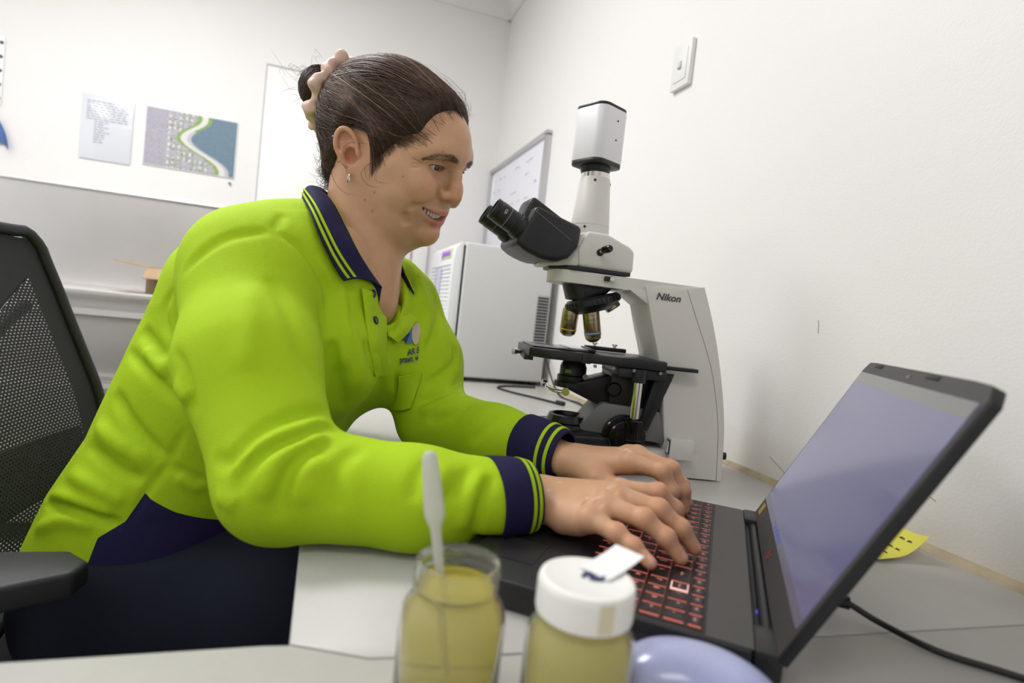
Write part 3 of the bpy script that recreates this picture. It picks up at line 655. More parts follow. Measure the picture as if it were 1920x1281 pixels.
# base
bp = [(-0.262 - 0.078 * math.sin(a), W0 + 0.078 * math.cos(a)) for a in np.linspace(0, math.pi, 18)]
base = MB().prism([(-0.02, 0.12)] + [(-0.10, 0.125)] + bp + [(-0.10, -0.005), (-0.02, 0.0)], 0.004, 0.046, 'z', 0.003).build('base', m_sc, ms)
MB().prism([(-0.15, 0.132)] + [(p[0] - 0.002, W0 + (p[1] - W0) * 1.03) for p in bp] + [(-0.15, -0.012)], 0.044, 0.062, 'z', 0.006, 3).build('base_cover', m_blk, base)
MB().lathe([(0.0, 0.062), (0.045, 0.062), (0.043, 0.068), (0.038, 0.070), (0.036, 0.076), (0.034, 0.081), (0.030, 0.082), (0.028, 0.078), (0.028, 0.070), (0, 0.070)], (UA, W0, 0), seg=44).build('field_lens_ring', m_blkg, base)
MB().lathe([(0.0, 0.070), (0.0275, 0.070), (0.02, 0.0735), (0, 0.0745)], (UA, W0, 0), seg=36).build('field_lens', m_glint, base)
for p in ((-0.03, 0.02), (-0.03, 0.1), (-0.30, 0.02), (-0.30, 0.1)): MB().lathe([(0.008, 0), (0.008, 0.005)], (p[0], p[1], 0), seg=14).build('foot', m_dark, base)
sb = MB().box((-0.083, -0.011, 0.053), (0.040, 0.020, 0.034), 0.0015).build('switch_box', m_sc, ms)
MB().box((-0.1035, -0.011, 0.055), (0.002, 0.014, 0.024), 0.0008).build('switch_surround', m_blk, sb)
MB().box((-0.1045, -0.011, 0.055), (0.003, 0.010, 0.019), 0.0008, R=rotm(0, 0.1, 0)).build('switch_rocker', m_whitepl, sb)
MB().lathe([(0.0, 0), (0.004, 0), (0.004, 0.007), (0.0065, 0.008), (0.0065, 0.014), (0, 0.014)], (-0.004, 0.02, 0.042), (1, -0.1, 0), 18).build('rear_knob', m_blkg, ms)
def spin(o, deg):
    """turn a part of the head in its round dovetail about the optical axis"""
    a = math.radians(deg); c = np.array((UA, W0, 0)); o.rotation_euler = (0, 0, a); o.location = c - rotm(0, 0, a) @ c
for o in ms.children:
    if o.name.split('.')[0] in ('binocular_housing', 'eyepiece'): spin(o, 13)
    if o.name.split('.')[0] == 'prism_head': spin(o, 5)
# ------------------------------------------------------------------ laptop (local x: user's right, y: away from the user)
m_lap = mat('laptop_shell', rgb(27, 27, 29), 0.42, bump=('noise', 1500, 0.06, 0.0004))
m_lapd = mat('laptop_deck', rgb(62, 60, 58), 0.45, bump=('noise', 1500, 0.06, 0.0004))
m_bez = mat('laptop_bezel', rgb(58, 56, 56), 0.5)
m_key = mat('key_cap', rgb(24, 23, 24), 0.4)
m_glow = mat('key_backlight', rgb(200, 120, 110), 0.4, emit=((1.0, 0.22, 0.15, 1), 0.38))
m_leg = mat('key_legend', rgb(230, 150, 140), 0.5, emit=((1.0, 0.35, 0.28, 1), 0.35))
lp = thing('laptop', 'black open laptop with red-lit keyboard under the typing hands', 'laptop', (0.4285, 0.4535, DESK), math.radians(-129.09))
LW, LD, LT = 0.362, 0.256, 0.026
base = MB().prism([(-LW / 2, -0.004), (-LW / 2 + .01, 0.0), (LW / 2 - .01, 0.0), (LW / 2, -0.004), (LW / 2, -LD + .008), (LW / 2 - .008, -LD), (-LW / 2 + .008, -LD), (-LW / 2, -LD + .008)], 0.003, LT, 'z', 0.0025).build('chassis', m_lap, lp)
MB().prism([(-LW / 2 + .004, -0.002), (LW / 2 - .004, -0.002), (LW / 2 - .004, -0.036), (-LW / 2 + .004, -0.036)], LT - 0.0005, LT + 0.0006, 'z').build('hinge_strip', m_lapd, base)
MB().prism([(-0.172, -0.0375), (0.172, -0.0375), (0.172, -0.1535), (-0.172, -0.1535)], LT - 0.0005, LT + 0.0003, 'z').build('key_well', mat('key_well_black', rgb(15, 14, 15), 0.5), base)
MB().prism(rrect(0.105, 0.075, 0.004), LT - 0.0005, LT + 0.0004, 'z', t=(-0.03, -0.203, 0)).build('trackpad', mat('trackpad_black', rgb(30, 30, 32), 0.3), base)
for fx in (-0.15, 0.15):
    for fy in (-0.02, -0.23): MB().box((fx, fy, 0.0018), (0.04, 0.012, 0.0036), 0.001).build('foot', m_dark, base)
for k in range(3): MB().box((LW / 2 + 0.0002, -0.05 - 0.03 * k, 0.013), (0.001, 0.014, 0.006)).build('side_port', m_dark, base)
MB().box((-0.11, -LD - 0.0002, 0.014), (0.022, 0.0012, 0.012)).build('corner_sticker', mat('teal_sticker', rgb(130, 190, 200), 0.4), base)
# spec stickers on the palm rest
for (x, y, w, h, c) in ((0.115, -0.215, 0.05, 0.06, rgb(44, 42, 44)),):
    MB().box((x, y, LT + 0.0004), (w, h, 0.0006)).build('palm_sticker', mat('palm_sticker_print', c, 0.35), base)
KU = 0.01785
rows = [
    (0.0118, [('Esc', 1)] + [('F%d' % i, 1) for i in range(1, 13)] + [('Ins', 1), ('Del', 1)] + [('Hm', 1), ('PU', 1), ('PD', 1), ('End', 1)]),
    (0.0172, [('`', 1)] + [(c, 1) for c in '1234567890-='] + [('Back', 2)] + [('Num', 1), ('/', 1), ('*', 1), ('-', 1)]),
    (0.0172, [('Tab', 1.5)] + [(c, 1) for c in 'QWERTYUIOP[]'] + [('\\', 1.5)] + [('7', 1), ('8', 1), ('9', 1), ('+', 1)]),
    (0.0172, [('Caps', 1.75)] + [(c, 1) for c in "ASDFGHJKL;'"] + [('Enter', 2.25)] + [('4', 1), ('5', 1), ('6', 1), ('+', 1)]),
    (0.0172, [('Shift', 2.25)] + [(c, 1) for c in 'ZXCVBNM,./'] + [('Shift', 1.75), ('^', 1)] + [('1', 1), ('2', 1), ('3', 1), ('En', 1)]),
    (0.0172, [('Ctrl', 1.25), ('Fn', 1), ('Win', 1), ('Alt', 1.25), ('', 5.5), ('Alt', 1), ('Ctrl', 1), ('<', 1), ('v', 1), ('>', 1)] + [('0', 2), ('.', 1), ('En', 1)]),
]
m_wkey = mat('key_white_rim', rgb(225, 190, 186), 0.4, emit=((1.0, 0.45, 0.40, 1), 0.5))
key_me = {}
def key_mesh(w, d, rim):
    k = (round(w, 4), round(d, 4), rim)
    if k in key_me: return key_me[k]
    gx, gy = w / 2 - 0.0012, d / 2 - 0.0011; tx, ty = gx - 0.0012, gy - 0.0012; z0, z1 = LT + 0.0003, LT + 0.0026
    v = [(-gx, -gy, z0), (gx, -gy, z0), (gx, gy, z0), (-gx, gy, z0), (-gx, -gy, z1 - .0007), (gx, -gy, z1 - .0007), (gx, gy, z1 - .0007), (-gx, gy, z1 - .0007), (-tx, -ty, z1), (tx, -ty, z1), (tx, ty, z1), (-tx, ty, z1)]
    f = [(8, 9, 10, 11)] + [(a, b, b + 4, a + 4) for a, b in ((0, 1), (1, 2), (2, 3))] + [(3, 0, 4, 7)] + [(4, 5, 9, 8), (5, 6, 10, 9), (6, 7, 11, 10), (7, 4, 8, 11)]
    me = new_mesh('key', v, f, m_key, None)
    me.materials.append(m_wkey if rim else m_glow)
    for i, p in enumerate(me.polygons): p.material_index = 1 if 1 <= i <= 4 or (rim and i > 4) else 0
    key_me[k] = me; return me
leg_me = {}
def legend_mesh(s):
    if s in leg_me: return leg_me[s]
    v, f = text_geo(s, 0.0068 if len(s) == 1 else 0.0036)
    leg_me[s] = new_mesh('legend', v, f, m_leg, None); return leg_me[s]
y = -0.0385
for ri, (d, keys) in enumerate(rows):
    x = -0.1695
    for s, wu in keys:
        w = wu * KU
        o = link('key', key_mesh(w, d, s in ('W', 'A', 'S', 'D', 'Num') or (s == '^')), lp)
        o.location = (x + w / 2, y - d / 2, 0)
        if s:
            l = link('legend', legend_mesh(s), o); l.location = (-w * 0.14 if len(s) == 1 else 0, 0.0, LT + 0.00275)
        x += w
    y -= d + 0.0012
# lid
TILT = math.radians(26.0); LH = 0.243
hy, hz = 0.010, 0.019
Rt = rotm(-TILT, 0, 0)
def lidpt(x, yy, zz): return Rt @ np.array((x, yy, zz)) + np.array((0, hy, hz))
lid = MB()
lo = [(-LW / 2, 0.006), (LW / 2, 0.006), (LW / 2, LH - 0.012), (LW / 2 - 0.010, LH - 0.001), (LW / 2 - 0.04, LH), (-LW / 2 + 0.04, LH), (-LW / 2 + 0.010, LH - 0.001), (-LW / 2, LH - 0.012)]
lid.prism(lo, 0.0, 0.008, 'y', 0.0015, R=Rt, t=(0, hy, hz))
lidb = lid.build('lid', m_lap, lp)
MB().prism([(p[0] * 0.992, p[1] if p[1] > 0.1 else 0.008) for p in lo], -0.0008, 0.0004, 'y', 0, R=Rt, t=(0, hy, hz)).build('bezel', m_bez, lidb)
def screen_material():
    m = mat('display_panel', rgb(30, 30, 40), 0.12, emit=((0.115, 0.112, 0.195, 1), 1.0))
    nt = m.node_tree; b = nt.nodes['Principled BSDF']
    tc = nt.nodes.new('ShaderNodeTexCoord'); w = nt.nodes.new('ShaderNodeTexWave'); w.inputs['Scale'].default_value = 110; w.bands_direction = 'X'; w.wave_profile = 'TRI'
    nt.links.new(tc.outputs['Object'], w.inputs['Vector'])
    mr = nt.nodes.new('ShaderNodeMapRange'); mr.inputs['To Min'].default_value = 0.92; mr.inputs['To Max'].default_value = 1.06; nt.links.new(w.outputs['Fac'], mr.inputs['Value'])
    nt.links.new(mr.outputs['Result'], b.inputs['Emission Strength'])
    return m
SX, SZ0, SZ1 = 0.346, 0.032, 0.228
scr = MB().prism([(-SX / 2, SZ0), (SX / 2, SZ0), (SX / 2, SZ1), (-SX / 2, SZ1)], -0.0016, -0.0006, 'y', R=Rt, t=(0, hy, hz)).build('display', screen_material(), lidb)
def scr_rect(name, x0, x1, z0, z1, m): return MB().prism([(x0, z0), (x1, z0), (x1, z1), (x0, z1)], -0.0019, -0.0014, 'y', R=Rt, t=(0, hy, hz)).build(name, m, lidb)
m_bar = mat('screen_bar', rgb(20, 20, 22), 0.15, emit=((0.135, 0.135, 0.125, 1), 1.0))
m_bar2 = mat('screen_bar_dim', rgb(20, 20, 22), 0.15, emit=((0.10, 0.10, 0.135, 1), 1.0))
scr_rect('screen_title_bar', -SX / 2, SX / 2, SZ1 - 0.013, SZ1, m_bar)
scr_rect('screen_task_bar', -SX / 2, SX / 2, SZ0, SZ0 + 0.009, m_bar2)
m_ic = mat('screen_icon', rgb(20, 20, 40), 0.15, emit=((0.06, 0.07, 0.30, 1), 1.0))
for k in range(5): MB().prism([(-0.05 + k * 0.012, SZ0 + .002), (-0.043 + k * 0.012, SZ0 + .002), (-0.043 + k * 0.012, SZ0 + .007), (-0.05 + k * 0.012, SZ0 + .007)], -0.0022, -0.0016, 'y', R=Rt, t=(0, hy, hz)).build('screen_icon', m_ic, scr)
for sx in (-0.168, 0.168):
    pass
MB().prism([(-0.006, LH - 0.010), (0.006, LH - 0.010), (0.006, LH - 0.006), (-0.006, LH - 0.006)], -0.0012, -0.0006, 'y', R=Rt, t=(0, hy, hz)).build('webcam', m_blkg, lidb)
for sx in (-0.12, 0.06): MB().box(lidpt(sx, -0.0008, LH - 0.004), (0.03, 0.002, 0.004), 0.0005, R=Rt).build('bumper', m_dark, lidb)
MB().box(lidpt(-0.155, -0.0012, 0.022), (0.018, 0.0008, 0.014), R=Rt).build('spec_sticker', mat('amber_sticker', rgb(150, 122, 60), 0.5), lidb)
for k_ in (-1, 1): MB().box(lidpt(0.004 * k_, -0.0012, 0.018), (0.0022, 0.0006, 0.010), R=Rt @ rotm(0, 0.35 * k_, 0)).build('bezel_emblem', mat('emblem_red', rgb(130, 60, 60), 0.5), lidb)
# hinge barrel and rear ledge
MB().prism([(-LW / 2 + .012, 0.0), (LW / 2 - .012, 0.0), (LW / 2 - .012, 0.004), (-LW / 2 + .012, 0.004)], 0.004, 0.020, 'z').build('rear_vent', m_dark, lp)
for sx in (-1, 1): MB().box((sx * (LW / 2 - 0.022), 0.008, 0.017), (0.042, 0.020, 0.022), 0.003).build('hinge', m_lap, lp)
MB().tube([(-LW / 2 + 0.04, hy, 0.018), (LW / 2 - 0.04, hy, 0.018)], 0.006, 14).build('hinge_bar', m_lap, lp)
MB().box((0.10, 0.0036, 0.0195), (0.006, 0.001, 0.003)).build('status_light', mat('blue_led', rgb(60, 60, 200), 0.4, emit=((0.15, 0.12, 1.0, 1), 0.4)), lp)
cable('laptop_cable', 'black laptop power cable running across the desk at the lower right', [(0.472, 0.395, 0.745), (0.482, 0.385, 0.746), (0.50, 0.365, 0.737), (0.517, 0.325, 0.7335), (0.548, 0.29, 0.7335), (0.585, 0.245, 0.7335), (0.62, 0.18, 0.7335), (0.64, 0.05, 0.7335), (0.66, -0.2, 0.7335)], 0.0030, (np.array((0.468, 0.399, 0.745)), np.array((0.484, 0.383, 0.746)), 0.0058))
# ------------------------------------------------------------------ jars
m_jar = mat('clear_plastic', (0.97, 0.97, 0.92, 1), 0.07, trans=0.93, ior=1.15)
m_liq = mat('cloudy_yellow_sample', rgb(220, 208, 84), 0.18, trans=0.72, ior=1.18, var=(35, 0.08))
m_lid = mat('white_cap', rgb(236, 236, 232), 0.4)
def jar(label, x, y, full, group='sample jars'):
    j = thing('sample_jar', label, 'jar', (x, y, DESK), 0, group)
    R_, rn = 0.0335, 0.0262
    out = [(0.0, 0.0), (R_ - .004, 0.0), (R_ - .001, 0.002), (R_, 0.006), (R_, 0.056), (R_ - .001, 0.062), (R_ - .004, 0.067), (rn + .0008, 0.071), (rn, 0.073), (rn, 0.076), (rn + .0010, 0.077), (rn + .0010, 0.0785), (rn, 0.0795), (rn, 0.083), (rn + .0010, 0.084), (rn + .0010, 0.0855), (rn, 0.0865), (rn, 0.0915), (rn - .0012, 0.092)]
    inn = [(rn - .0016, 0.0905), (rn - .0016, 0.072), (R_ - .0055, 0.066), (R_ - .0025, 0.061), (R_ - .0018, 0.055), (R_ - .0018, 0.007), (R_ - .004, 0.003), (0.0, 0.0025)]
    MB().lathe(out + inn, seg=56, cap=False).build('jar_body', m_jar, j, 60)
    zl = full
    lq = [(0.0, 0.003), (R_ - .0045, 0.0032), (R_ - .0021, 0.0075), (R_ - .0021, 0.055), (R_ - .0028, 0.0608), (R_ - .0058, 0.0655)]
    lq += [(rn - .0019, 0.0722), (rn - .0019, zl), (0, zl)]
    MB().lathe(lq, seg=56, cap=False).build('liquid', m_liq, j, 60)
    return j
j1 = jar('open sample jar of cloudy yellow liquid holding a plastic pipette', 0.0935, 0.338, 0.076)
j2 = jar('capped sample jar of cloudy yellow liquid with white screw lid', 0.1645, 0.3005, 0.0775)
rc = 0.0292
lidm = MB().lathe([(rc - .001, 0.0745), (rc, 0.075), (rc, 0.094), (rc - .0008, 0.0955), (rc - .0035, 0.0962), (rc - .005, 0.0955), (0, 0.0955)], seg=60, cap=False)
for k in range(60):
    a = 2 * math.pi * k / 60; lidm.box((rc * math.cos(a), rc * math.sin(a), 0.0845), (0.0007, 0.0012, 0.016), R=rotm(0, 0, a))
cp = lidm.build('screw_lid', m_lid, j2)
rows_ = []
for i in range(9):
    t = i / 8
    rows_.append([np.array((0.005 + 0.036 * t, 0.002 + 0.020 * t, 0.0968 + 0.0045 * t * t)) + np.array((-0.45, 0.89, 0)) * s * 0.022 for s in (-0.5, -0.25, 0, 0.25, 0.5)])
MB().sheet(rows_, 0.0005).build('paper_tab', m_paper, cp)
MB().tube(spline([(-0.003, 0.0, 0.0962), (0.000, 0.003, 0.0963), (0.004, 0.001, 0.0963), (0.001, -0.003, 0.0963), (0.006, -0.005, 0.0963), (0.010, -0.003, 0.0963)], 24), 0.0013, 6).build('pen_mark', mat('blue_ink', rgb(50, 56, 110), 0.5), cp)
MB().prism([((rc + 0.0006) * math.cos(a), (rc + 0.0006) * math.sin(a)) for a in np.linspace(-1.75, -1.45, 6)] + [((rc + 0.0001) * math.cos(a), (rc + 0.0001) * math.sin(a)) for a in np.linspace(-1.45, -1.75, 6)], 0.077, 0.0935, 'z').build('lid_sticker', mat('beige_tape', rgb(216, 208, 180), 0.5), cp)
# transfer pipette standing in the open jar
m_pip = mat('translucent_ldpe', rgb(232, 232, 226), 0.35, trans=0.45, ior=1.4)
pt, pb = np.array((0.0720, 0.3600, 0.8850)), np.array((0.0950, 0.3420, 0.748))
ax = pt - pb; L = np.linalg.norm(ax); ax = ax / L
prof = [(0.0, 0.0), (0.0012, 0.0), (0.0020, 0.03), (0.0028, 0.06), (0.0034, 0.100), (0.0038, 0.1035), (0.0060, 0.110), (0.0066, 0.114), (0.0064, 0.122), (0.0057, 0.140), (0.0052, 0.152), (0.0046, 0.156), (0.0030, 0.1585), (0.0, 0.1595)]
tag(MB().lathe([(r, h * L / 0.1595) for r, h in prof], pb, ax, 28, cap=False).build('pipette', m_pip), 'translucent plastic transfer pipette standing in the open sample jar', 'pipette')
# ------------------------------------------------------------------ mouse
m_mouse = mat('lavender_plastic', rgb(168, 174, 214), 0.22, coat=0.4)
mo = thing('computer_mouse', 'glossy lavender computer mouse beside the laptop in the foreground', 'mouse', (0.252, 0.291, DESK), math.radians(-24))
nu, nv = 40, 20; v = []; f = []
for i in range(nv + 1):
    t = i / nv
    for k in range(nu):
        a = 2 * math.pi * k / nu; ph = t * math.pi / 2
        rx = 0.060 * (1 - 0.04 * math.cos(a)); ry = 0.036 * (1 + 0.05 * math.cos(2 * a))
        r = math.cos(ph) ** 0.62 if t < 1 else 0
        x = rx * math.cos(a) * r; yy = ry * math.sin(a) * r
        z = 0.004 + 0.042 * math.sin(ph) ** 0.85 * (1 - 0.16 * (x / 0.056) - 0.10 * (x / 0.056) ** 2)
        v.append((x, yy, z))
for i in range(nv):
    for k in range(nu):
        k2 = (k + 1) % nu; f.append((i * nu + k, i * nu + k2, (i + 1) * nu + k2, (i + 1) * nu + k))
f.append(tuple(range(nu))[::-1])
MB().add(v, f).build('shell', m_mouse, mo, 80)
MB().prism([(0.052 * math.cos(a), 0.030 * math.sin(a)) for a in np.linspace(0, 6.1, 30)], 0.0, 0.005, 'z').build('sole', m_dark, mo)
MB().lathe([(0.0, -0.004), (0.008, -0.004), (0.009, -0.002), (0.009, 0.002), (0.008, 0.004), (0, 0.004)], (0.030, 0, 0.029), (0, 1, 0), 20).build('scroll_wheel', m_dark, mo)
# ------------------------------------------------------------------ sticky note
rows_ = []
for i in range(15):
    t = i / 14; lift = 0.004 + 0.022 * max(0, (t - 0.35) / 0.65) ** 2 + 0.0
    rows_.append([np.array((0.652, 0.488, DESK)) + np.array((0.083, -0.004, 0)) * t * (1 - 0.10 * t) + np.array((0.02, 0.073, 0)) * s + np.array((0, 0, lift + 0.006 * (s - .5) ** 2 * 4 * t)) for s in np.linspace(0, 1, 7)])
sn = MB().sheet(rows_, 0.0003).build('sticky_note', mat('yellow_note', rgb(226, 220, 88), 0.6)); tag(sn, 'yellow sticky note with pencilled numbers curling behind the laptop', 'note')
G = np.array(rows_)
def notept(u, s):
    a = u * 14; i = min(int(a), 13); fr_ = a - i; b_ = s * 6; j = min(int(b_), 5); g = b_ - j
    return (G[i, j] * (1 - fr_) + G[i + 1, j] * fr_) * (1 - g) + (G[i, j + 1] * (1 - fr_) + G[i + 1, j + 1] * fr_) * g + np.array((0, 0, 0.0009))
m_pen = mat('pencil', rgb(70, 64, 40), 0.6)
strokes = {'4': [[(0.2, 1), (0.0, 0.45), (0.6, 0.45)], [(0.45, 0.7), (0.42, 0)]], '7': [[(0, 1), (0.6, 1), (0.2, 0)], [(0.1, 0.5), (0.5, 0.5)]], '9': [[(0.55, 0.8), (0.3, 1), (0.05, 0.75), (0.3, 0.55), (0.55, 0.8), (0.5, 0)]], '-': [[(0.1, 0.5), (0.6, 0.5)]], 'm': [[(0, 0.2), (0.1, 0.6), (0.25, 0.2), (0.35, 0.6), (0.5, 0.2), (0.6, 0.55), (0.8, 0.2)]]}
mb = MB()
for li, ch in enumerate(('4', '7', '9')):
    u0 = 0.86 - li * 0.25
    for c_, s0, sz in ((ch, 0.86, 0.15), ('-', 0.62, 0.10), ('m', 0.46, 0.14), ('m', 0.28, 0.12)):
        for st_ in strokes[c_]:
            pts = [notept(min(max(u0 - 0.07 + p[1] * sz * 0.9, 0), 1), min(max(s0 - p[0] * sz, 0), 1)) for p in st_]
            mb.tube(spline(pts, 10), 0.0006 if c_ != 'm' else 0.0004, 4)
tag(mb.build('handwriting', m_pen, sn), kind='stuff')
# marks on the wall behind the laptop: a pen scratch
# ------------------------------------------------------------------ implicit surfaces for the seated person
f32 = np.float32
def smin(a, b, k):
    if k <= 0: return np.minimum(a, b)
    h = np.maximum(k - np.abs(a - b), 0) / k
    return np.minimum(a, b) - h * h * (k * 0.25)
def smax(a, b, k): return -smin(-a, -b, k)
class Field:
    def __init__(s, lo, hi, step):
        s.lo = np.array(lo, float); s.step = step
        s.n = np.ceil((np.array(hi, float) - s.lo) / step).astype(int) + 1
        s.ax = [(s.lo[i] + step * np.arange(s.n[i])).astype(f32) for i in range(3)]
        s.F = np.full(s.n, 0.2, f32)
    def sub(s, lo, hi):
        a = np.clip(np.floor((np.array(lo, float) - s.lo) / s.step).astype(int), 0, s.n)
        b = np.clip(np.ceil((np.array(hi, float) - s.lo) / s.step).astype(int) + 1, 0, s.n)
        sl = tuple(slice(int(p), int(q)) for p, q in zip(a, b))
        return sl, s.ax[0][sl[0]][:, None, None], s.ax[1][sl[1]][None, :, None], s.ax[2][sl[2]][None, None, :]
    def full(s): return s.sub(s.lo, s.lo + s.step * s.n)
    def op(s, fn, lo, hi, k, mode='u'):
        sl, x, y, z = s.sub(lo, hi)
        if any(q.stop <= q.start for q in sl): return
        d = fn(x, y, z)
        if mode == 'u': s.F[sl] = smin(s.F[sl], d, k)
        elif mode == 's': s.F[sl] = smax(s.F[sl], -d, k)
        elif mode == 'i': s.F[sl] = smax(s.F[sl], d, k)
    def cone(s, a, b, ra, rb, k=0.01, mode='u', pad=0.05):
        a = np.array(a, float); b = np.array(b, float); r = max(ra, rb) + pad
        s.op(lambda x, y, z: d_cone(x, y, z, a, b, ra, rb), np.minimum(a, b) - r, np.maximum(a, b) + r, k, mode)
    def chain(s, P, R, k=0.01, mode='u', pad=0.05):
        for i in range(len(P) - 1): s.cone(P[i], P[i + 1], R[i], R[i + 1], k, mode, pad)
    def ell(s, c, r, k=0.01, mode='u', M=None, pad=0.05):
        c = np.array(c, float); r = np.array(r, float); m = max(r) + pad
        s.op(lambda x, y, z: d_ell(x, y, z, c, r, M), c - m, c + m, k, mode)
    def ridge_on(s, P, r, amp):
        P = np.array(P, float)
        for _ in range(5): P = P - s.gradN(P) * s.sampleN(P)[:, None]
        s.ridge(P, r, amp)
    def ridge(s, P, r, amp):
        """raise (amp > 0) or crease (amp < 0) the surface along a polyline; fades at both ends"""
        P = np.array(P, float); n = len(P)
        lo = P.min(0) - 2.6 * r; hi = P.max(0) + 2.6 * r
        sl, x, y, z = s.sub(lo, hi)
        if any(q.stop <= q.start for q in sl): return
        best = None; am = None
        for i in range(n - 1):
            a, b = P[i], P[i + 1]; ba = b - a; L = ba @ ba + 1e-12
            t = np.clip(((x - a[0]) * ba[0] + (y - a[1]) * ba[1] + (z - a[2]) * ba[2]) / L, 0, 1)
            d2 = (x - a[0] - t * ba[0]) ** 2 + (y - a[1] - t * ba[1]) ** 2 + (z - a[2] - t * ba[2]) ** 2
            u = (i + t) / (n - 1); w = np.clip(np.minimum(u, 1 - u) * 4.5, 0.0, 1)
            if best is None: best, am = d2, w
            else:
                m = d2 < best; best = np.where(m, d2, best); am = np.where(m, w, am)
        s.F[sl] -= (amp * am * np.exp(-best / (r * r))).astype(f32)
    def sample(s, p):
        q = (np.asarray(p) - s.lo) / s.step
        i = np.floor(q).astype(int)
        if (i < 0).any() or (i >= s.n - 1).any(): return 0.2
        f = q - i; v = 0.0
        for dx in (0, 1):
            for dy in (0, 1):
                for dz in (0, 1):
                    v += float(s.F[i[0] + dx, i[1] + dy, i[2] + dz]) * (f[0] if dx else 1 - f[0]) * (f[1] if dy else 1 - f[1]) * (f[2] if dz else 1 - f[2])
        return v
    def sampleN(s, p):
        q = (np.asarray(p, float) - s.lo) / s.step; i = np.clip(np.floor(q).astype(int), 0, s.n - 2); f = np.clip(q - i, 0, 1); v = 0.0
        for dx in (0, 1):
            for dy in (0, 1):
                for dz in (0, 1):
                    v = v + s.F[i[..., 0] + dx, i[..., 1] + dy, i[..., 2] + dz] * (f[..., 0] if dx else 1 - f[..., 0]) * (f[..., 1] if dy else 1 - f[..., 1]) * (f[..., 2] if dz else 1 - f[..., 2])
        return v
    def gradN(s, p, e=0.002):
        g = np.stack([s.sampleN(p + np.eye(3)[i] * e) - s.sampleN(p - np.eye(3)[i] * e) for i in range(3)], -1); return g / (np.linalg.norm(g, axis=-1, keepdims=True) + 1e-9)
    def grad(s, p, e=0.002):
        g = np.array([s.sample(p + np.eye(3)[i] * e) - s.sample(p - np.eye(3)[i] * e) for i in range(3)]); return g / (np.linalg.norm(g) + 1e-9)
    def mesh(s, relax=1):
        F = s.F; ins = F < 0
        n0, n1, n2 = F.shape
        c = np.zeros((n0 - 1, n1 - 1, n2 - 1), np.int8)
        for dx in (0, 1):
            for dy in (0, 1):
                for dz in (0, 1): c += ins[dx:n0 - 1 + dx, dy:n1 - 1 + dy, dz:n2 - 1 + dz]
        act = np.argwhere((c > 0) & (c < 8))
        vid = np.full(c.shape, -1, np.int32); vid[tuple(act.T)] = np.arange(len(act))
        acc = np.zeros((len(act), 3)); cnt = np.zeros(len(act))
        for axis in range(3):
            for u in (0, 1):
                for w in (0, 1):
                    o0 = [0, 0, 0]; oth = [i for i in range(3) if i != axis]; o0[oth[0]] = u; o0[oth[1]] = w
                    o1 = list(o0); o1[axis] = 1
                    a = F[act[:, 0] + o0[0], act[:, 1] + o0[1], act[:, 2] + o0[2]]; b = F[act[:, 0] + o1[0], act[:, 1] + o1[1], act[:, 2] + o1[2]]
                    m = (a < 0) != (b < 0)
                    t = np.where(m, a / np.where(m, a - b, 1), 0)
                    p = np.zeros((len(act), 3)); p += o0; p[:, axis] += t
                    acc[m] += p[m]; cnt[m] += 1
        V = s.lo + (act + acc / cnt[:, None]) * s.step
        Q = []
        for axis in range(3):
            sl0 = [slice(None)] * 3; sl1 = [slice(None)] * 3
            sl0[axis] = slice(0, -1); sl1[axis] = slice(1, None)
            a = ins[tuple(sl0)]; b = ins[tuple(sl1)]
            oth = [i for i in range(3) if i != axis]
            for sign in (0, 1):
                e = np.argwhere((a & ~b) if sign == 0 else (~a & b))
                e = e[(e[:, oth[0]] > 0) & (e[:, oth[1]] > 0) & (e[:, oth[0]] < F.shape[oth[0]] - 1) & (e[:, oth[1]] < F.shape[oth[1]] - 1)]
                def g(du, dv):
                    q = e.copy(); q[:, oth[0]] -= du; q[:, oth[1]] -= dv; return vid[q[:, 0], q[:, 1], q[:, 2]]
                q = np.stack([g(0, 0), g(1, 0), g(1, 1), g(0, 1)], 1)
                if (sign == 0) ^ (axis == 1): q = q
                else: q = q[:, ::-1]
                Q.append(q)
        Q = np.concatenate(Q); Q = Q[(Q >= 0).all(1)]
        for _ in range(relax):
            S = np.zeros_like(V); N = np.zeros(len(V))
            for i in range(4):
                np.add.at(S, Q[:, i], V[Q[:, (i + 1) % 4]]); np.add.at(N, Q[:, i], 1)
                np.add.at(S, Q[:, i], V[Q[:, i - 1]]); np.add.at(N, Q[:, i], 1)
            V = V * 0.5 + 0.5 * S / np.maximum(N, 1)[:, None]
        return V, Q
def d_cone(x, y, z, a, b, ra, rb):
    ba = b - a; L = ba @ ba + 1e-12
    t = np.clip(((x - a[0]) * ba[0] + (y - a[1]) * ba[1] + (z - a[2]) * ba[2]) / L, 0, 1)
    return (np.sqrt((x - a[0] - t * ba[0]) ** 2 + (y - a[1] - t * ba[1]) ** 2 + (z - a[2] - t * ba[2]) ** 2) - (ra + (rb - ra) * t)).astype(f32)
def d_ell(x, y, z, c, r, M=None):
    X, Y, Z = x - c[0], y - c[1], z - c[2]
    if M is not None: X, Y, Z = (M[0][i] * X + M[1][i] * Y + M[2][i] * Z for i in range(3))
    k0 = np.sqrt((X / r[0]) ** 2 + (Y / r[1]) ** 2 + (Z / r[2]) ** 2); k1 = np.sqrt((X / r[0] ** 2) ** 2 + (Y / r[1] ** 2) ** 2 + (Z / r[2] ** 2) ** 2)
    return (k0 * (k0 - 1) / (k1 + 1e-6)).astype(f32)
CRm = np.array(CR)
def cam_ray(px, py):
    r = CRm @ np.array([px - 960.0, py - 640.5, 1067.0]); return r / np.linalg.norm(r)
CAMO = np.array([0, 0, CZ])
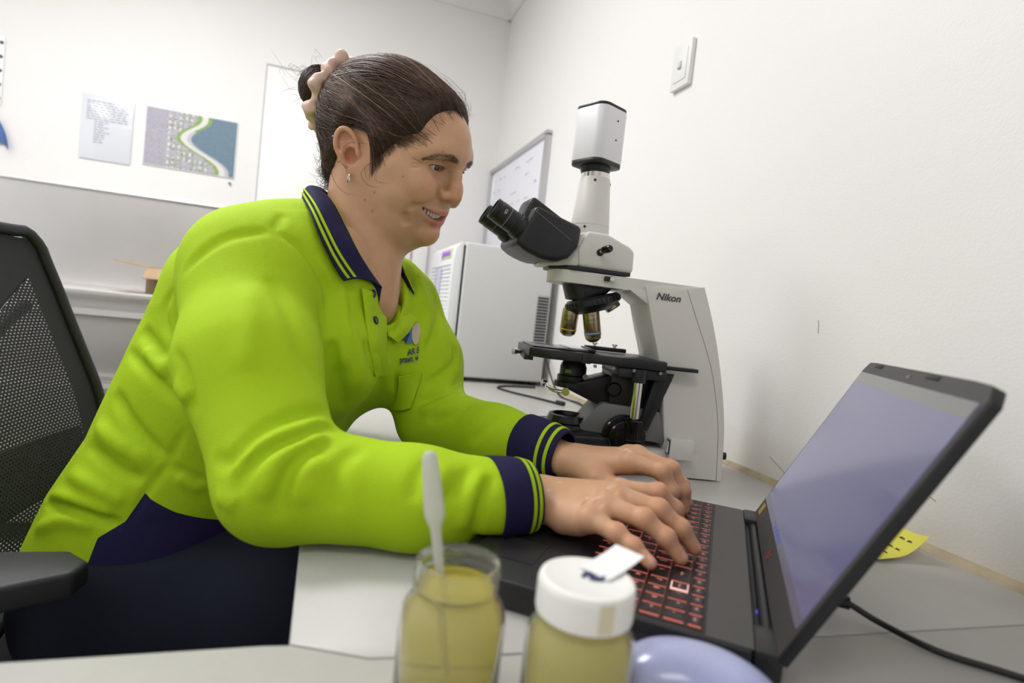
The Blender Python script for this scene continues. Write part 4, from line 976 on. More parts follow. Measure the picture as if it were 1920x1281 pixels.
def hit(fields, px, py, t0=0.3, t1=1.5, off=0.0):
    """first point of the sculpted surface seen along a sight line (used to lay seams and trims on the cloth)"""
    if not isinstance(fields, (list, tuple)): fields = [fields]
    d = cam_ray(px, py); t = t0
    while t < t1:
        p = CAMO + d * t; v = min(F.sample(p) for F in fields)
        if v - off < 0.0006: return p
        t += max(min(v - off, 0.02) * 0.7, 0.0006)
    return None
# ---------------- pose
HM = rotm(0, 0, -0.6845) @ rotm(0, 0.3249, 0) @ rotm(0.1376, 0, 0)
HO = np.array([0.0845, 0.8995, 1.1828])
SHR, ELR, WRR = np.array((-0.097, 0.782, 0.992)), np.array((-0.026, 0.602, 0.787)), np.array((0.2375, 0.5725, 0.7780))
SHL, ELL, WRL = np.array((0.118, 1.000, 0.962)), np.array((0.180, 0.900, 0.795)), np.array((0.3354, 0.6888, 0.7884))
HANDS = [[0.2375, 0.5725, 0.778, -0.7771, -0.1027, 0.1878, 0.3248, 0.0817, 0.7597, 0.0262, 0.2131, 0.4657, -0.1074, 0.1302, 0.4735, -0.3337, 0.1386, 0.2329],
         [0.3354, 0.6888, 0.7884, -0.8516, -0.1452, 0.0204, 0.0527, 0.1977, 0.9191, 0.0342, 0.3023, 0.7695, -0.08, 0.3385, 0.5945, -0.18, 0.3358, 0.5929]]
MCP = dict(i=(.088, .025, .012), m=(.090, .004, .016), r=(.084, -.016, .013), p=(.074, -.034, .006))
PHL = dict(i=(.041, .025, .021), m=(.045, .028, .022), r=(.042, .026, .022), p=(.033, .020, .020))
def lw(p): return np.asarray(p) @ HM.T + HO          # head local -> world
def wl(p): return (np.asarray(p) - HO) @ HM
NKB = wl(np.array((0.046, 0.892, 0.975)))            # root of the neck between the shoulders
# torso: z, centre x, centre y, half width, front depth, back depth, facing (deg)
TORSO = np.array([
    (0.47, -0.232, 1.000, 0.205, 0.150, 0.120, -10),
    (0.54, -0.226, 0.998, 0.208, 0.165, 0.130, -12),
    (0.60, -0.208, 0.993, 0.205, 0.172, 0.138, -15),
    (0.67, -0.182, 0.983, 0.192, 0.170, 0.138, -19),
    (0.75, -0.140, 0.968, 0.182, 0.184, 0.134, -25),
    (0.84, -0.085, 0.950, 0.184, 0.172, 0.158, -31),
    (0.92, -0.032, 0.930, 0.180, 0.135, 0.200, -36),
    (0.99, 0.010, 0.915, 0.158, 0.108, 0.196, -39),
    (1.04, 0.034, 0.908, 0.112, 0.080, 0.145, -40),
    (1.075, 0.042, 0.905, 0.075, 0.062, 0.085, -40),
    (1.11, 0.046, 0.902, 0.055, 0.052, 0.060, -40)])
def d_torso(x, y, z, grow=0.0):
    lat = (x + 0.03) * 0.62 + (y - 0.93) * 0.78
    z = z + np.clip((z - 0.75) / 0.25, 0, 1) * 0.13 * lat
    zz = np.clip(z, TORSO[0, 0], TORSO[-1, 0]); T = [np.interp(zz, TORSO[:, 0], TORSO[:, i]).astype(f32) for i in range(1, 7)]
    a = np.radians(T[5]); fx, fy = np.cos(a), np.sin(a)
    X, Y = x - T[0], y - T[1]
    f = X * fx + Y * fy; l = -X * fy + Y * fx
    b = np.where(f > 0, T[3], T[4])
    p = 2.35
    k = (np.abs(l / T[2]) ** p + np.abs(f / b) ** p) ** (1 / p)
    d = (k - 1) * np.minimum(T[2], b) * 0.92 - grow
    dz = np.maximum(TORSO[0, 0] - z, z - TORSO[-1, 0])
    return smax(d.astype(f32), (dz + 0 * d).astype(f32), 0.02)
def build_shirt_field(step=0.0036):
    S = Field((-0.48, 0.50, 0.49), (0.34, 1.26, 1.13), step)
    sl, x, y, z = S.full(); S.F[sl] = d_torso(x, y, z)
    # bust and upper back
    a = math.radians(-36); F_, L_ = np.array((math.cos(a), math.sin(a), 0)), np.array((-math.sin(a), math.cos(a), 0))
    cen = np.array((-0.02, 0.926, 0.90))
    for sgn in (-1, 1): S.ell(cen + F_ * 0.085 + L_ * 0.075 * sgn + np.array((0, 0, -0.015)), (0.075, 0.075, 0.075), 0.05)
    S.ell(np.array((-0.03, 0.93, 0.98)) - F_ * 0.075, (0.07, 0.13, 0.07), 0.06, M=np.stack([F_, L_, (0, 0, 1)], 1))
    # shoulders and sleeves
    NB = np.array((0.030, 0.915, 1.060))
    for sh in (SHR, SHL): S.cone(NB, sh + np.array((0, 0, 0.012)), 0.032, 0.056, 0.05)
    S.ell((-0.100, 0.885, 0.968), (0.098, 0.090, 0.090), 0.05)
    S.ell((-0.036, 0.880, 1.058), (0.048, 0.048, 0.042), 0.04)
    S.ell((-0.078, 0.842, 1.040), (0.052, 0.050, 0.044), 0.05)
    mid = SHR * 0.5 + ELR * 0.5 + np.array((-0.012, -0.004, 0.004))
    S.cone(SHR, mid, 0.068, 0.070, 0.050, pad=0.1); S.cone(mid, ELR, 0.070, 0.060, 0.03)
    fm = ELR * 0.5 + WRR * 0.5 + np.array((0.0, -0.018, -0.002))
    S.chain([ELR, fm, CUFR[0]], [0.058, 0.050, 0.0430], 0.02)
    mid = SHL * 0.5 + ELL * 0.5 + np.array((0.012, 0.010, 0.0))
    S.chain([SHL, mid, ELL], [0.072, 0.066, 0.056], 0.03)
    fm = ELL * 0.5 + WRL * 0.5 + np.array((-0.004, -0.004, 0.0))
    S.chain([ELL, fm, CUFL[0]], [0.054, 0.048, 0.0420], 0.02)
    return S
def open_neck(S):
    na, nb = lw(np.array((-0.040, 0, -0.04))), lw(NKB)
    S.cone(na, nb, 0.064, 0.066, 0.006, 's', 0.03)
    B_, n_ = np.array((-0.0150, 0.855, 1.124)), np.array((0.707, -0.400, 0.583))
    a, b = lw(np.array((-0.040, 0, 0.02))), lw(NKB)
    S.op(lambda x, y, z: np.maximum(-((x - B_[0]) * n_[0] + (y - B_[1]) * n_[1] + (z - B_[2]) * n_[2]), d_cone(x, y, z, a, b, 0.094, 0.088)), a - 0.3, a + 0.2, 0.016, 's')
CUFR = [np.array((0.184, 0.556, 0.783)), np.array((0.226, 0.560, 0.786))]
CUFL = [np.array((0.290, 0.750, 0.794)), np.array((0.326, 0.701, 0.792))]
LN = np.array((0.7761, -0.6306, 0)); LX = np.array((-0.6306, -0.7761, 0)); LO = np.array((0.4285, 0.4535, 0.73))
def press(S):
    """flatten what rests on the worktop and on the laptop deck"""
    sl, x, y, z = S.full()
    ly = (x - LO[0]) * LN[0] + (y - LO[1]) * LN[1]; lx = (x - LO[0]) * LX[0] + (y - LO[1]) * LX[1]
    deck = np.maximum(np.maximum(-0.2575 - ly, np.abs(lx) - 0.1825), z - 0.7575)
    desk = np.maximum(-0.006 - x, z - 0.7312) + 0 * deck
    S.F[sl] = smax(S.F[sl], -np.minimum(deck, desk).astype(f32), 0.004)
# ---------------- head (local frame: x forward, y left, z up, origin between the ears)
def mouth(s): return np.array((0.0955 - 0.0208 * s * s, 0.0425 * s, -0.0470 + 0.0140 * s * s))
def mouth_open(s): return 0.0046 * max(0.0, 1 - s * s) ** 0.6
EYE = (0.0772, 0.031, 0.0222)
def build_head_field(step=0.0015):
    H = Field((-0.150, -0.125, -0.225), (0.134, 0.100, 0.150), step)
    sl, x, y, z = H.full()
    A = lambda *a: np.array(a, float)
    H.F[sl] = d_ell(x, y, z, A(-0.020, 0, 0.048), A(0.102, 0.0745, 0.084))
    U = lambda c, r, k: H.op(lambda x, y, z: d_ell(x, y, z, A(*c), A(*r)), A(-.2, -.2, -.3), A(.2, .2, .2), k)
    U((0.036, 0, 0.051), (0.071, 0.063, 0.061), 0.02)
    U((0.032, 0, -0.012), (0.064, 0.060, 0.066), 0.03)
    U((0.034, 0, -0.048), (0.058, 0.053, 0.044), 0.025)
    H.cone(A(-0.045, 0, -0.01), NKB, 0.060, 0.060, 0.03, pad=0.08)
    U((0.034, 0, -0.088), (0.046, 0.044, 0.026), 0.03)
    for s in (-1, 1):
        H.cone(A(-0.012, s * 0.050, -0.020), A(0.048, s * 0.030, -0.066), 0.026, 0.024, 0.03)
        H.ell((0.052, s * 0.037, -0.022), (0.034, 0.029, 0.032), 0.02)
        H.cone(A(0.04, s * 0.056, 0.006), A(0.078, s * 0.040, 0.001), 0.013, 0.013, 0.022)
        H.ell((0.0780, s * 0.0385, -0.0100), (0.0200, 0.0195, 0.0175), 0.012)
    H.ell((0.0855, 0, -0.0745), (0.0190, 0.0220, 0.0200), 0.014)
    H.ell((0.074, 0, -0.041), (0.0215, 0.034, 0.024), 0.016)
    # brow ridge
    for s in (-1, 1):
        H.cone(A(0.0925, s * 0.010, 0.042), A(0.0855, s * 0.033, 0.045), 0.009, 0.0095, 0.018)
        H.cone(A(0.0855, s * 0.033, 0.045), A(0.069, s * 0.051, 0.034), 0.0095, 0.009, 0.018)
    # eye sockets, eyelids
    for s in (-1, 1):
        H.ell((0.1005, s * 0.029, 0.0215), (0.016, 0.019, 0.0105), 0.012, 's')
        H.ell((EYE[0], s * EYE[1], EYE[2]), (0.0142, 0.0148, 0.0140), 0.005)
        H.cone(A(0.0890, s * 0.020, 0.0260), A(0.0860, s * 0.042, 0.0275), 0.0030, 0.0030, 0.004)
        H.cone(A(0.0885, s * 0.020, 0.0130), A(0.0860, s * 0.042, 0.0125), 0.0026, 0.0030, 0.005)
    # nose
    H.chain([A(0.0985, 0, 0.034), A(0.1045, 0, 0.018), A(0.1105, 0, 0.002), A(0.1120, 0, -0.0085)], [0.0068, 0.0066, 0.0074, 0.0088], 0.010)
    H.ell((0.1115, 0, -0.0090), (0.0108, 0.0100, 0.0090), 0.006)
    for s in (-1, 1):
        H.ell((0.0995, s * 0.0120, -0.0125), (0.0100, 0.0062, 0.0068), 0.006)
    H.cone(A(0.104, 0, -0.017), A(0.096, 0, -0.022), 0.005, 0.006, 0.006)
    for s in (-1, 1):
        H.ell((0.1050, s * 0.0068, -0.0190), (0.0062, 0.0034, 0.0044), 0.0025, 's')
        H.ridge_on([A(0.100, s * 0.0195, -0.0035), A(0.0945, s * 0.0225, -0.011), A(0.094, s * 0.0190, -0.0185)], 0.0028, -0.0030)
    # smile folds
    for s in (-1, 1):
        H.ridge_on([A(0.1000, s * 0.0195, -0.0100), A(0.0945, s * 0.0245, -0.0165), A(0.0880, s * 0.0310, -0.0255), A(0.0800, s * 0.0400, -0.0310), A(0.0740, s * 0.0450, -0.0350), A(0.071, s * 0.0470, -0.044)], 0.0038, -0.0052)
        H.ridge_on([A(0.094, s * 0.0310, -0.0100), A(0.0860, s * 0.0410, -0.0180), A(0.0780, s * 0.0480, -0.0260)], 0.0085, 0.0040)
        H.ridge_on([A(0.070, s * 0.0470, -0.046), A(0.068, s * 0.0440, -0.058), A(0.070, s * 0.0380, -0.068)], 0.0050, -0.0036)
    # mouth
    S = np.linspace(-1, 1, 15)
    up = [mouth(s) + A(0.0022, 0, mouth_open(s) + 0.0034 - 0.0016 * s * s) for s in S]; lo = [mouth(s) + A(-0.0005, 0, -mouth_open(s) - 0.0046 + 0.0022 * s * s) for s in S]
    H.chain(up, [0.0046 * (1 - 0.62 * s * s) for s in S], 0.0035, pad=0.012)
    H.chain(lo, [0.0057 * (1 - 0.66 * s * s) for s in S], 0.0040, pad=0.012)
    for off in (0.010, 0.004, -0.002, -0.008, -0.014):
        H.chain([mouth(s) + A(off, 0, 0) for s in S[1:-1]], [max(mouth_open(s), 0.0004) for s in S[1:-1]], 0.0012, 's', pad=0.01)
    for s in (-1, 1):
        H.ell(mouth(s * 1.03) + A(0.001, 0, 0), (0.004, 0.0028, 0.0024), 0.004, 's')
        H.ridge_on([mouth(s * 1.16) + A(0.0, 0, 0.006), mouth(s * 1.20) + A(-0.002, 0, -0.002), mouth(s * 1.13) + A(0, 0, -0.012)], 0.0035, -0.0022)
    H.ridge_on([A(0.092, -0.016, -0.0600), A(0.0975, 0, -0.0625), A(0.092, 0.016, -0.0600)], 0.0050, -0.0048)
    # eye opening (narrowed by the smile) and lid creases
    for s in (-1, 1):
        H.op(lambda x, y, z: d_ell(x, y, z, A(0.0888, s * 0.0306, 0.0215), A(0.0110, 0.0142, 0.0031), rotm(s * 0.04, 0, 0)), A(0.07, s * 0.031 - .025, 0), A(0.11, s * 0.031 + .025, 0.045), 0.001, 's')
        H.ridge_on([A(0.090, s * 0.018, 0.0280), A(0.0920, s * 0.030, 0.0310), A(0.083, s * 0.046, 0.0280)], 0.0018, -0.0016)
        H.ridge_on([A(0.0885, s * 0.018, 0.0120), A(0.0905, s * 0.032, 0.0105), A(0.081, s * 0.047, 0.0150)], 0.0024, -0.0026)
        for k in range(3): H.ridge_on([A(0.076, s * 0.0485, 0.021 - 0.004 * k), A(0.064, s * 0.0585, 0.024 - 0.008 * k)], 0.0016, -0.0013)
    # ears
    for s in (-1, 1):
        o = A(-0.026, s * 0.0795, -0.001)
        b = A(-0.52, s * 0.10, 0.85); b /= np.linalg.norm(b); c = A(0.40, s * 0.92, 0.05); c -= b * (c @ b); c /= np.linalg.norm(c); a = np.cross(b, c) * (1 if s > 0 else -1)
        if a[0] < 0: a = -a
        M = np.stack([a, b, c], 1)
        E = lambda *q: o + M @ np.array(q)
        box = (o - 0.05, o + 0.05)
        el = lambda q, r, k, mode='u': H.op(lambda x, y, z: d_ell(x, y, z, E(*q), A(*r), M), box[0], box[1], k, mode)
        H.cone(E(0.008, 0.004, -0.016), E(0.002, -0.002, -0.004), 0.012, 0.012, 0.008)
        el((0, 0.001, 0), (0.0165, 0.0300, 0.0028), 0.003)
        th = np.linspace(-0.5, 4.15, 22)
        hel = [E(0.0155 * math.cos(t) * (1 if math.sin(t) > 0 else 0.92), 0.0045 + 0.0265 * math.sin(t), 0.0036 + 0.0012 * math.sin(t)) for t in th]
        H.chain(hel, list(np.interp(np.arange(22), [0, 4, 15, 21], [0.0024, 0.0036, 0.0036, 0.0028])), 0.0016, pad=0.01)
        el((0.003, -0.0245, 0.0008), (0.0095, 0.0095, 0.0042), 0.005)
        el((0.0030, -0.0065, 0.0050), (0.0090, 0.0120, 0.0085), 0.002, 's')
        el((-0.0005, 0.0170, 0.0050), (0.0085, 0.0075, 0.0050), 0.002, 's')
        H.chain([E(-0.0075, -0.013, 0.0030), E(-0.0090, -0.002, 0.0044), E(-0.0060, 0.0085, 0.0044), E(0.003, 0.0115, 0.003)], [0.0022, 0.0027, 0.0025, 0.0018], 0.0018, pad=0.01)
        el((0.0135, -0.0060, 0.0030), (0.0040, 0.0060, 0.0045), 0.003)
    return H
ZF_X = [-0.16, -0.13, -0.105, -0.085, -0.060, -0.050, -0.040, -0.020, -0.004, 0.006, 0.012, 0.017, 0.0256, 0.0326, 0.045, 0.0645, 0.068, 0.074, 0.084, 0.11]
ZF_Z = [-0.105, -0.105, -0.098, -0.076, -0.036, 0.004, 0.026, 0.034, 0.026, 0.000, -0.030, -0.024, -0.006, 0.018, 0.040, 0.0535, 0.080, 0.098, 0.110, 0.14]
def build_hair_field(step=0.0018):
    G = Field((-0.165, -0.105, -0.115), (0.115, 0.100, 0.165), step)
    A = lambda *a: np.array(a, float)
    sl, x, y, z = G.full()
    base = smin(d_ell(x, y, z, A(-0.020, 0, 0.048), A(0.102, 0.0745, 0.084)), d_ell(x, y, z, A(0.036, 0, 0.051), A(0.071, 0.063, 0.061)), 0.02)
    neck = d_cone(x, y, z, A(-0.045, 0, -0.01), NKB, 0.060, 0.060)
    base = smin(base, neck, 0.03)
    zf = (np.interp(x, ZF_X, ZF_Z) + 0.004).astype(f32)
    over = z - zf
    off = 0.0004 + 0.0105 * np.clip(over / 0.035, 0, 1)
    G.F[sl] = smax(base - off.astype(f32), (-(over) * 0.7 + 0 * base).astype(f32), 0.004)
    # loosened volume at the crown and the back, where the hair is gathered
    G.ell((-0.050, 0, 0.090), (0.068, 0.056, 0.046), 0.03)
    G.ell((-0.095, -0.008, 0.048), (0.044, 0.055, 0.058), 0.03)
    G.cone(A(-0.100, -0.008, 0.062), A(-0.138, -0.010, 0.060), 0.036, 0.020, 0.03)
    return G
# ---------------- hands
def hand_joints(q, side):
    def Rz_(a): return rotm(0, 0, a)
    M = rotm(0, 0, q[3]) @ rotm(0, q[4], 0) @ rotm(q[5], 0, 0); o = np.array(q[:3]); out = {}
    for n, k in enumerate('imrp'):
        mc = np.array(MCP[k]) * [1, side, 1]; sp, f1, f2 = q[6 + 3 * n:9 + 3 * n]; pts = [mc]; a = 0
        for L, fl in zip(PHL[k], (f1, f2, f2 * 0.65)):
            a += fl; pts.append(pts[-1] + Rz_(side * sp) @ np.array((math.cos(a), 0, -math.sin(a))) * L)
        out[k] = [o + M @ p for p in pts]
    th = [(0.018, 0.020, -0.004), (0.050, 0.040, -0.010), (0.078, 0.047, -0.016), (0.101, 0.046, -0.020)]
    out['t'] = [o + M @ (np.array(p) * [1, side, 1]) for p in th]
    return out, M, o
def build_hand(q, side, arm_from, step=0.0014):
    J, M, o = hand_joints(q, side)
    allp = np.concatenate([np.array(v) for v in J.values()] + [o[None], np.array(arm_from)[None]])
    S = Field(allp.min(0) - 0.035, allp.max(0) + 0.035, step)
    lat = M[:, 1] * side; up = M[:, 2]
    arm = np.array(arm_from)
    for s in (-1, 1): S.cone(arm + lat * 0.010 * s, o + lat * 0.0105 * s, 0.0245, 0.0190, 0.010)
    for k, w0, r0, r1 in (('i', 0.013, 0.0185, 0.0128), ('m', 0.005, 0.0190, 0.0132), ('r', -0.005, 0.0185, 0.0128), ('p', -0.012, 0.0175, 0.0118)):
        a = o + lat * w0; b = J[k][0] - up * 0.003
        S.cone(a, b, r0, r1, 0.012)
    S.cone(o + M @ (np.array((0.045, -0.026 * 1, -0.004)) * [1, side, 1]), o + M @ (np.array((0.06, -0.028, -0.004)) * [1, side, 1]), 0.0145, 0.012, 0.012)
    S.cone(o + M @ (np.array((0.025, 0.012, -0.006)) * [1, side, 1]), J['t'][1], 0.017, 0.0125, 0.014)
    rad = dict(i=(0.0112, 0.0096, 0.0084, 0.0070), m=(0.0116, 0.0099, 0.0086, 0.0072), r=(0.0110, 0.0095, 0.0083, 0.0070), p=(0.0102, 0.0086, 0.0074, 0.0062), t=(0.0140, 0.0118, 0.0104, 0.0086))
    for k in 'imrpt':
        S.chain(J[k], rad[k], 0.0055 if k != 't' else 0.009, pad=0.02)
        for n in (1, 2):
            if k != 't': S.ell(J[k][n] + up * 0.0008, [rad[k][n] * 1.05] * 3, 0.004, pad=0.01)
    for a, b in (('i', 'm'), ('m', 'r'), ('r', 'p')):
        v = (J[a][0] + J[b][0]) / 2; d = (J[a][1] + J[b][1]) / 2 - v; d /= np.linalg.norm(d)
        S.cone(v - d * 0.012, v + d * 0.006, 0.0088, 0.0070, 0.008)
        S.ridge([v - d * 0.002 + up * 0.011, v + d * 0.008 + up * 0.009], 0.005, -0.0022)
    for k in 'imrp':
        f = J[k][0] - o; f /= np.linalg.norm(f)
        S.ell(J[k][0] + up * 0.0015, (0.0105, 0.0098, 0.0105), 0.006, pad=0.01)
        if side > 0: S.ridge([J[k][0] + up * 0.013 - f * 0.009, J[k][0] + up * 0.013 - f * 0.001], 0.0050, -0.0014)
    press(S)
    return S, J, M, o, rad
def hand_colors(V, J, M, rad, skin):
    col = np.tile(np.array(skin), (len(V), 1))
    up = M[:, 2]
    for k in 'imrpt':
        for n in (1, 2):
            d = np.linalg.norm(V - J[k][n] - up * rad[k][n], axis=1); w = np.exp(-(d / 0.009) ** 2)[:, None]
            col = col * (1 - 0.35 * w) + np.array(rgb(196, 122, 96)[:3]) * 0.35 * w
        d = np.linalg.norm(V - J[k][3], axis=1); w = np.exp(-(d / 0.014) ** 2)[:, None]; col = col * (1 - 0.3 * w) + np.array(rgb(200, 130, 108)[:3]) * 0.3 * w
        ax = J[k][3] - J[k][2]; ax /= np.linalg.norm(ax)
        n_ = up - ax * (up @ ax); n_ /= np.linalg.norm(n_); lt = np.cross(ax, n_)
        c = J[k][3] + ax * 0.001 + n_ * rad[k][3]
        r = V - c; e = np.sqrt(((r @ ax) / 0.0075) ** 2 + ((r @ lt) / 0.0052) ** 2 + ((r @ n_) / 0.006) ** 2)
        w = np.clip((1.0 - e) * 6, 0, 1)[:, None]; col = col * (1 - w) + np.array(rgb(214, 160, 146)[:3]) * w
    return col
# ------------------------------------------------------------------ the person
SKIN = rgb(200, 156, 123)[:3]
m_skin = mat('skin', (*SKIN, 1), 0.43, attr='Col', sss=0.12, bump=('noise', 900, 0.10, 0.0005), var=(55, 0.05), spec=0.4)
m_lime = mat('lime_pique', rgb(168, 203, 22), 0.75, bump=[('voronoi', 800, 0.45, 0.0008), ('noise', 40, 0.05, 0.004)], spec=0.3)
m_limep = mat('lime_rib', rgb(168, 203, 22), 0.75, bump=('noise', 700, 0.4, 0.001), spec=0.3)
m_navy = mat('navy_rib', rgb(32, 28, 66), 0.8, bump=('noise', 900, 0.4, 0.0008), spec=0.25)
m_trou = mat('navy_trousers', rgb(26, 30, 44), 0.8, bump=('noise', 700, 0.4, 0.0008), spec=0.25)
m_hair = mat('brown_hair', rgb(52, 37, 30), 0.42, spec=0.5, attr='Col')
m_hairb = mat('brown_hair_cap', rgb(56, 42, 35), 0.6, spec=0.3, bump=('noise', 120, 0.5, 0.003))
PB = np.array((-0.2, 1.0, 0.0))
ps = thing('person', 'seated person in a lime and navy work polo typing on the laptop', 'person', tuple(PB))
def npmesh(name, V, Q, m, parent, col=None, off=None, sharp=None):
    V = np.asarray(V, float) - (PB if off is None else off)
    me = bpy.data.meshes.new(name); Q = np.asarray(Q)
    me.vertices.add(len(V)); me.vertices.foreach_set('co', V.astype(f32).ravel())
    k = Q.shape[1]; me.loops.add(len(Q) * k); me.loops.foreach_set('vertex_index', Q.astype(np.int32).ravel())
    me.polygons.add(len(Q)); me.polygons.foreach_set('loop_start', np.arange(0, len(Q) * k, k, dtype=np.int32))
    me.polygons.foreach_set('use_smooth', np.ones(len(Q), bool))
    me.materials.append(m); me.update(calc_edges=True); me.validate()
    if col is not None:
        ca = me.color_attributes.new('Col', 'FLOAT_COLOR', 'POINT'); ca.data.foreach_set('color', np.c_[col, np.ones(len(col))].astype(f32).ravel())
    return link(name, me, parent)
def compact(V, Q, *attrs):
    u, inv = np.unique(Q, return_inverse=True); return (V[u], inv.reshape(Q.shape)) + tuple(a[u] for a in attrs)
class WMB(MB):
    """parts of the person given in world space"""
    def build(s, name, m, parent=None, smooth=60):
        s.v = [tuple(np.array(p) - PB) for p in s.v]; return MB.build(s, name, m, parent, smooth)
# ---- shirt
SH = build_shirt_field()
FOLDS = [  # seams and folds as one sees them in the cloth: course, radius, height
    ([(640, 811), (615, 800), (558, 822), (500, 847), (457, 886), (443, 929)], .0060, -.011),
    ([(633, 782), (600, 772), (543, 786), (486, 815), (429, 865), (400, 857)], .0065, -.009),
    ([(629, 829), (586, 843), (543, 879), (525, 929), (522, 979)], .0070, -.008),
    ([(686, 836), (643, 865), (629, 915), (636, 965)], .0070, -.005),
    ([(636, 797), (572, 804), (500, 829), (436, 893)], .0100, .008),
    ([(622, 822), (572, 832), (515, 872), (493, 943)], .0100, .008),
    ([(608, 857), (572, 893), (565, 950)], .0100, .005),
    ([(808, 857), (779, 900), (772, 943)], .0060, -.004),
    ([(886, 872), (858, 915), (808, 965)], .0060, -.005),
    ([(922, 886), (902, 943), (886, 1015)], .0055, -.006),
    ([(908, 879), (883, 936), (865, 1000)], .0080, .005),
    ([(843, 865), (815, 915), (793, 972)], .0080, .004),
    ([(465, 529), (468, 614), (457, 700)], .0120, .004),
    ([(500, 514), (543, 586), (572, 672), (615, 736)], .0100, -.005),
    ([(600, 564), (615, 643), (623, 715), (629, 772)], .0070, -.007),
    ([(643, 543), (647, 629), (636, 700)], .0100, .006),
    ([(511, 432), (429, 444), (365, 486), (315, 557), (306, 593), (322, 643), (350, 707), (365, 779)], .0052, -.0062),
    ([(511, 432), (565, 464), (608, 529), (618, 586), (611, 636)], .0052, -.0062),
    ([(511, 432), (533, 400)], .0048, -.0042),
    ([(365, 779), (336, 822), (315, 868), (275, 922), (236, 986)], .0045, -.0048),
    ([(266, 618), (300, 664), (343, 700)], .0070, -.008),
    ([(275, 650), (315, 707), (357, 750)], .0090, .007),
    ([(239, 657), (286, 707), (350, 772)], .0065, -.006),
    ([(214, 736), (250, 800), (315, 865)], .0070, -.008),
    ([(172, 786), (214, 829), (286, 872)], .0095, .007),
    ([(154, 822), (214, 879), (272, 900)], .0065, -.007),
    ([(114, 879), (179, 915), (236, 943)], .0090, .006),
    ([(75, 941), (122, 952), (186, 972), (229, 986)], .0050, -.012),
    ([(93, 925), (157, 943), (214, 965)], .0075, .006),
    ([(64, 993), (122, 975), (179, 988)], .0080, .005),
    ([(315, 873), (372, 900), (429, 925)], .0050, -.005),
    ([(329, 893), (386, 922), (443, 950)], .0070, .004),
    ([(618, 636), (629, 700), (643, 757), (647, 807)], .0075, -.011),
    ([(654, 600), (668, 672), (679, 743)], .0110, .007),
    ([(686, 636), (704, 715), (690, 786)], .0065, -.008),
    ([(743, 700), (747, 757), (715, 800)], .0055, -.008),
    ([(722, 672), (728, 729), (704, 800)], .0085, .006),
    ([(847, 643), (855, 675), (822, 707), (793, 722)], .0050, -.008),
    ([(868, 704), (843, 736), (779, 757)], .0060, -.007),
    ([(897, 743), (851, 775), (801, 790)], .0060, -.007),
    ([(876, 722), (829, 750), (786, 775)], .0080, .006),
    ([(808, 529), (822, 593), (801, 657)], .0060, -.005),
    ([(790, 529), (804, 593), (786, 650)], .0080, .005),
    ([(951, 772), (915, 800), (879, 829)], .0060, -.004),
    ([(654, 539), (665, 636), (672, 700)], .0030, -.004)]
press(SH)
for pl, r, a in FOLDS:
    P = [p for p in (hit(SH, q[0], q[1]) for q in spline(np.array(pl, float), 3 * len(pl))) if p is not None]
    run = []
    for p in P + [None]:
        if p is not None and (not run or np.linalg.norm(p - run[-1]) < 0.055): run.append(p)
        else:
            if len(run) >= 4: SH.ridge_on(run, r, a * (1.35 if abs(a) >= 0.008 else 1.1))
            run = [p]
open_neck(SH)
press(SH)
V, Q = SH.mesh(1)
def hem_fn(C):
    """positive on the navy lower front panel"""
    Tz = [np.interp(C[:, 2], TORSO[:, 0], TORSO[:, i]) for i in range(1, 7)]
    a_ = np.radians(Tz[5]); X_, Y_ = C[:, 0] - Tz[0], C[:, 1] - Tz[1]; ff = X_ * np.cos(a_) + Y_ * np.sin(a_)
    hemf = np.interp(C[:, 2], [0.50, 0.650, 0.672, 0.75], [0.010, 0.012, 0.036, 0.050]); hemz = np.interp(ff, [0.0, 0.04, 0.085, 0.15, 0.2], [0.735, 0.709, 0.685, 0.658, 0.645])
    g = np.minimum(ff - hemf, hemz - C[:, 2])
    sleeve = (C[:, 1] < 0.745) & (C[:, 0] > -0.14) & (C[:, 2] > 0.69)
    return np.where(sleeve | (C[:, 2] > 0.725) | (C[:, 0] > 0.06), -0.05, g)
C = V[Q].mean(1); navy = hem_fn(C) > 0
bnd = np.intersect1d(np.unique(Q[navy]), np.unique(Q[~navy]))
for _ in range(3):
    p = V[bnd]; g0 = hem_fn(p); e = 0.0015
    gr = np.stack([(hem_fn(p + np.eye(3)[i] * e) - hem_fn(p - np.eye(3)[i] * e)) / (2 * e) for i in range(3)], 1)
    nn = SH.gradN(p); gr -= nn * (gr * nn).sum(1, keepdims=True); L2 = (gr ** 2).sum(1, keepdims=True)
    stp = np.where(L2 > 0.05, gr * (g0[:, None]) / np.maximum(L2, 0.05), 0); ln = np.linalg.norm(stp, axis=1, keepdims=True); stp *= np.minimum(1, 0.004 / (ln + 1e-9)); V[bnd] = p - stp * (np.abs(g0) < 0.03)[:, None]
keep = C[:, 2] > 0.545
shirt = npmesh('polo_shirt', *compact(V, Q[keep & ~navy]), m_lime, ps)
npmesh('hem_panel', *compact(V, Q[keep & navy]), m_navy, shirt)
